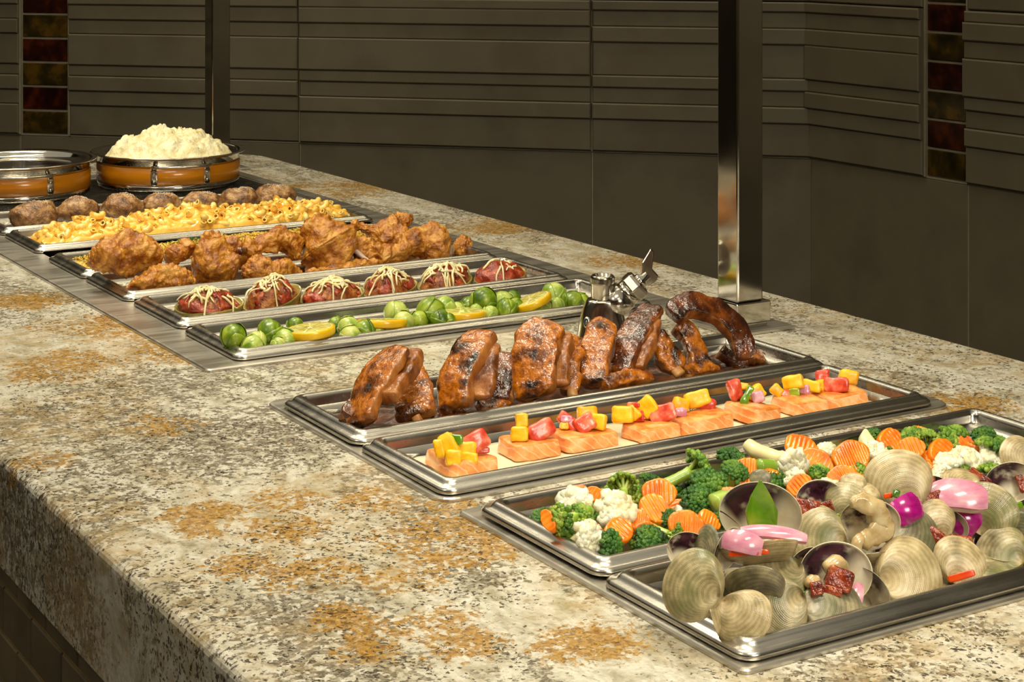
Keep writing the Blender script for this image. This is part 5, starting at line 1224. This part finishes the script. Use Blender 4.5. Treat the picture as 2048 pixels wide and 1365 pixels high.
place('mashed_potato', mb, M['mash'], 'fluffy white mashed potato heaped in the round pot', 'mashed potato')

# ------------------------------------------------------------------ posts and water tap
def post(px, py, label):
    c = rz(px, py, 0); x, y = c.x, c.y; w_ = .037
    root = tag(empty('canopy_post', (x+w_/2, y+w_/2, 0)), label, 'post', 'square steel posts')
    f_ = lambda mb, nm_, mat, bv: flatten(mb, root.location).obj(nm_, mat, root, smooth=False, bevel=bv)
    f_(MB().box((x-.004, y-.004, .010), (x+w_+.024-.016, y+w_+.004, .034)), 'base_collar', M['chrome'], .0015)
    f_(MB().box((x-.018, y-.016, .0002), (x+w_+.034, y+w_+.030, .0045)), 'base_plate', M['steel'], .001)
    f_(MB().box((x-.001, y-.001, .0045), (x+w_+.005, y+w_+.001, .010)), 'base_foot', M['chrome'], .001)
    f_(MB().box((x, y, .034), (x+w_, y+w_, 1.25)), 'post_tube', M['chrome'], .0022)
post(1475, 668, 'chrome square post standing by the ribs, nearer of the two')
post(424, 343, 'chrome square post behind the mashed potato, farther of the two')
c = rz(1205, 668, 0); tx, ty = c.x, 1.668; c = on(1205, 668, 1.668); tx = c.x
tap = tag(empty('water_tap', (tx, ty, 0)), 'chrome water tap with open neck and angled lever between the two wells', 'tap')
def tp(mb, nm_, mat, **k): return mb.obj(nm_, mat, tap, **k)
v = []; prof = [(.030, .021, 0), (.0285, .020, .004), (.0265, .0185, .016), (.0215, .0165, .034), (.018, .0155, .0405), (.0165, .0150, .0425), (.0, .0, .0425)]
mb = MB(); K = 36
for a_, b_, z in prof:
    for q in range(K):
        a = 2*math.pi*q/K; p = RT*(a_*math.copysign(abs(math.cos(a))**.75, math.cos(a)))+FW*(b_*math.copysign(abs(math.sin(a))**.75, math.sin(a))); v.append(V3((p.x, p.y, z)))
f = [(j*K+q, j*K+(q+1) % K, (j+1)*K+(q+1) % K, (j+1)*K+q) for j in range(len(prof)-1) for q in range(K)]
body = tp(mb.add(v, f), 'tap_body', M['tap'])
v, f, m = lathe([(.0128, .041), (.0128, .059), (.0132, .0595), (.0132, .068), (.0118, .0695), (.0105, .0690), (.0100, .060), (.0, .0598)], 40); f_ = MB(); 
tp(f_.add(v, f, m), 'neck', M['tap'])
v, f, m = lathe([(.0134, .0598), (.0142, .0602), (.0135, .0615), (.0142, .0630), (.0135, .0645), (.0142, .066), (.0134, .0675)], 40); tp(MB().add(v, f, m), 'thread', M['dark_steel'])
ax = (RT*.74+UP*.66).normalized(); A0 = UP*.030+RT*.006
def along(prof, K=32, hexa=False):
    v, f, m = lathe(prof, K); return MB().add(v, f, m).xf(frame(ax, UP, A0))
tp(along([(.0, .0), (.0150, .0), (.0165, .012), (.0165, .026), (.0, .026)]), 'branch', M['tap'])
tp(along([(.0, .024), (.0145, .0242), (.0145, .034), (.0, .0342)]), 'collar', M['tap'])
hx = along([(.0, .0335), (.0165, .0338), (.0175, .036), (.0175, .044), (.0150, .0475), (.0, .0478)], 6); tp(hx, 'hex_nut', M['tap'], smooth=False, bevel=.0008)
tp(along([(.0, .047), (.009, .0472), (.0085, .051), (.005, .053), (.005, .060), (.0, .0602)]), 'valve_stem', M['chrome'])
LV = [(1281, 553), (1284, 524), (1301, 496), (1308, 503), (1304, 538), (1317, 552), (1314, 560), (1297, 572), (1287, 566)]
mb = MB(); pl = [on(a_, b_, 1.70)-V3((tx, ty, 0)) for a_, b_ in LV]; n_l = len(pl)
mb.add([p-FW*.0035 for p in pl]+[p+FW*.0035 for p in pl], [tuple(range(n_l)), tuple(range(n_l, 2*n_l))[::-1]]+[(i, i+n_l, (i+1) % n_l+n_l, (i+1) % n_l) for i in range(n_l)])
tp(mb, 'lever', M['tap'], smooth=False, bevel=.0012)
bp = -FW*.0172+UP*.020-RT*.0185; fr_ = frame((-FW*.9-RT*.35+UP*.22), UP, bp)
v, f, m = lathe([(.0, .0012), (.0042, .0012), (.0046, .0)], 24, 0, True); bd_ = tp(MB().add([(p[0]*.8, p[1]*1.35, p[2]) for p in v], f, m).xf(fr_), 'badge', M['steel'])
v, f, m = lathe([(.0016, .0014), (.0020, .0018), (.0030, .0018), (.0034, .0013)], 20, 0, True); MB().add([(p[0]*.8, p[1]*1.35, p[2]) for p in v], f, m).xf(fr_).obj('badge_ring', M['black'], bd_)

# ------------------------------------------------------------------ lift everything so that the floor is z=0
for o in list(S.objects):
    if o.parent is None: o.location.z += LIFT
bpy.context.view_layer.update()
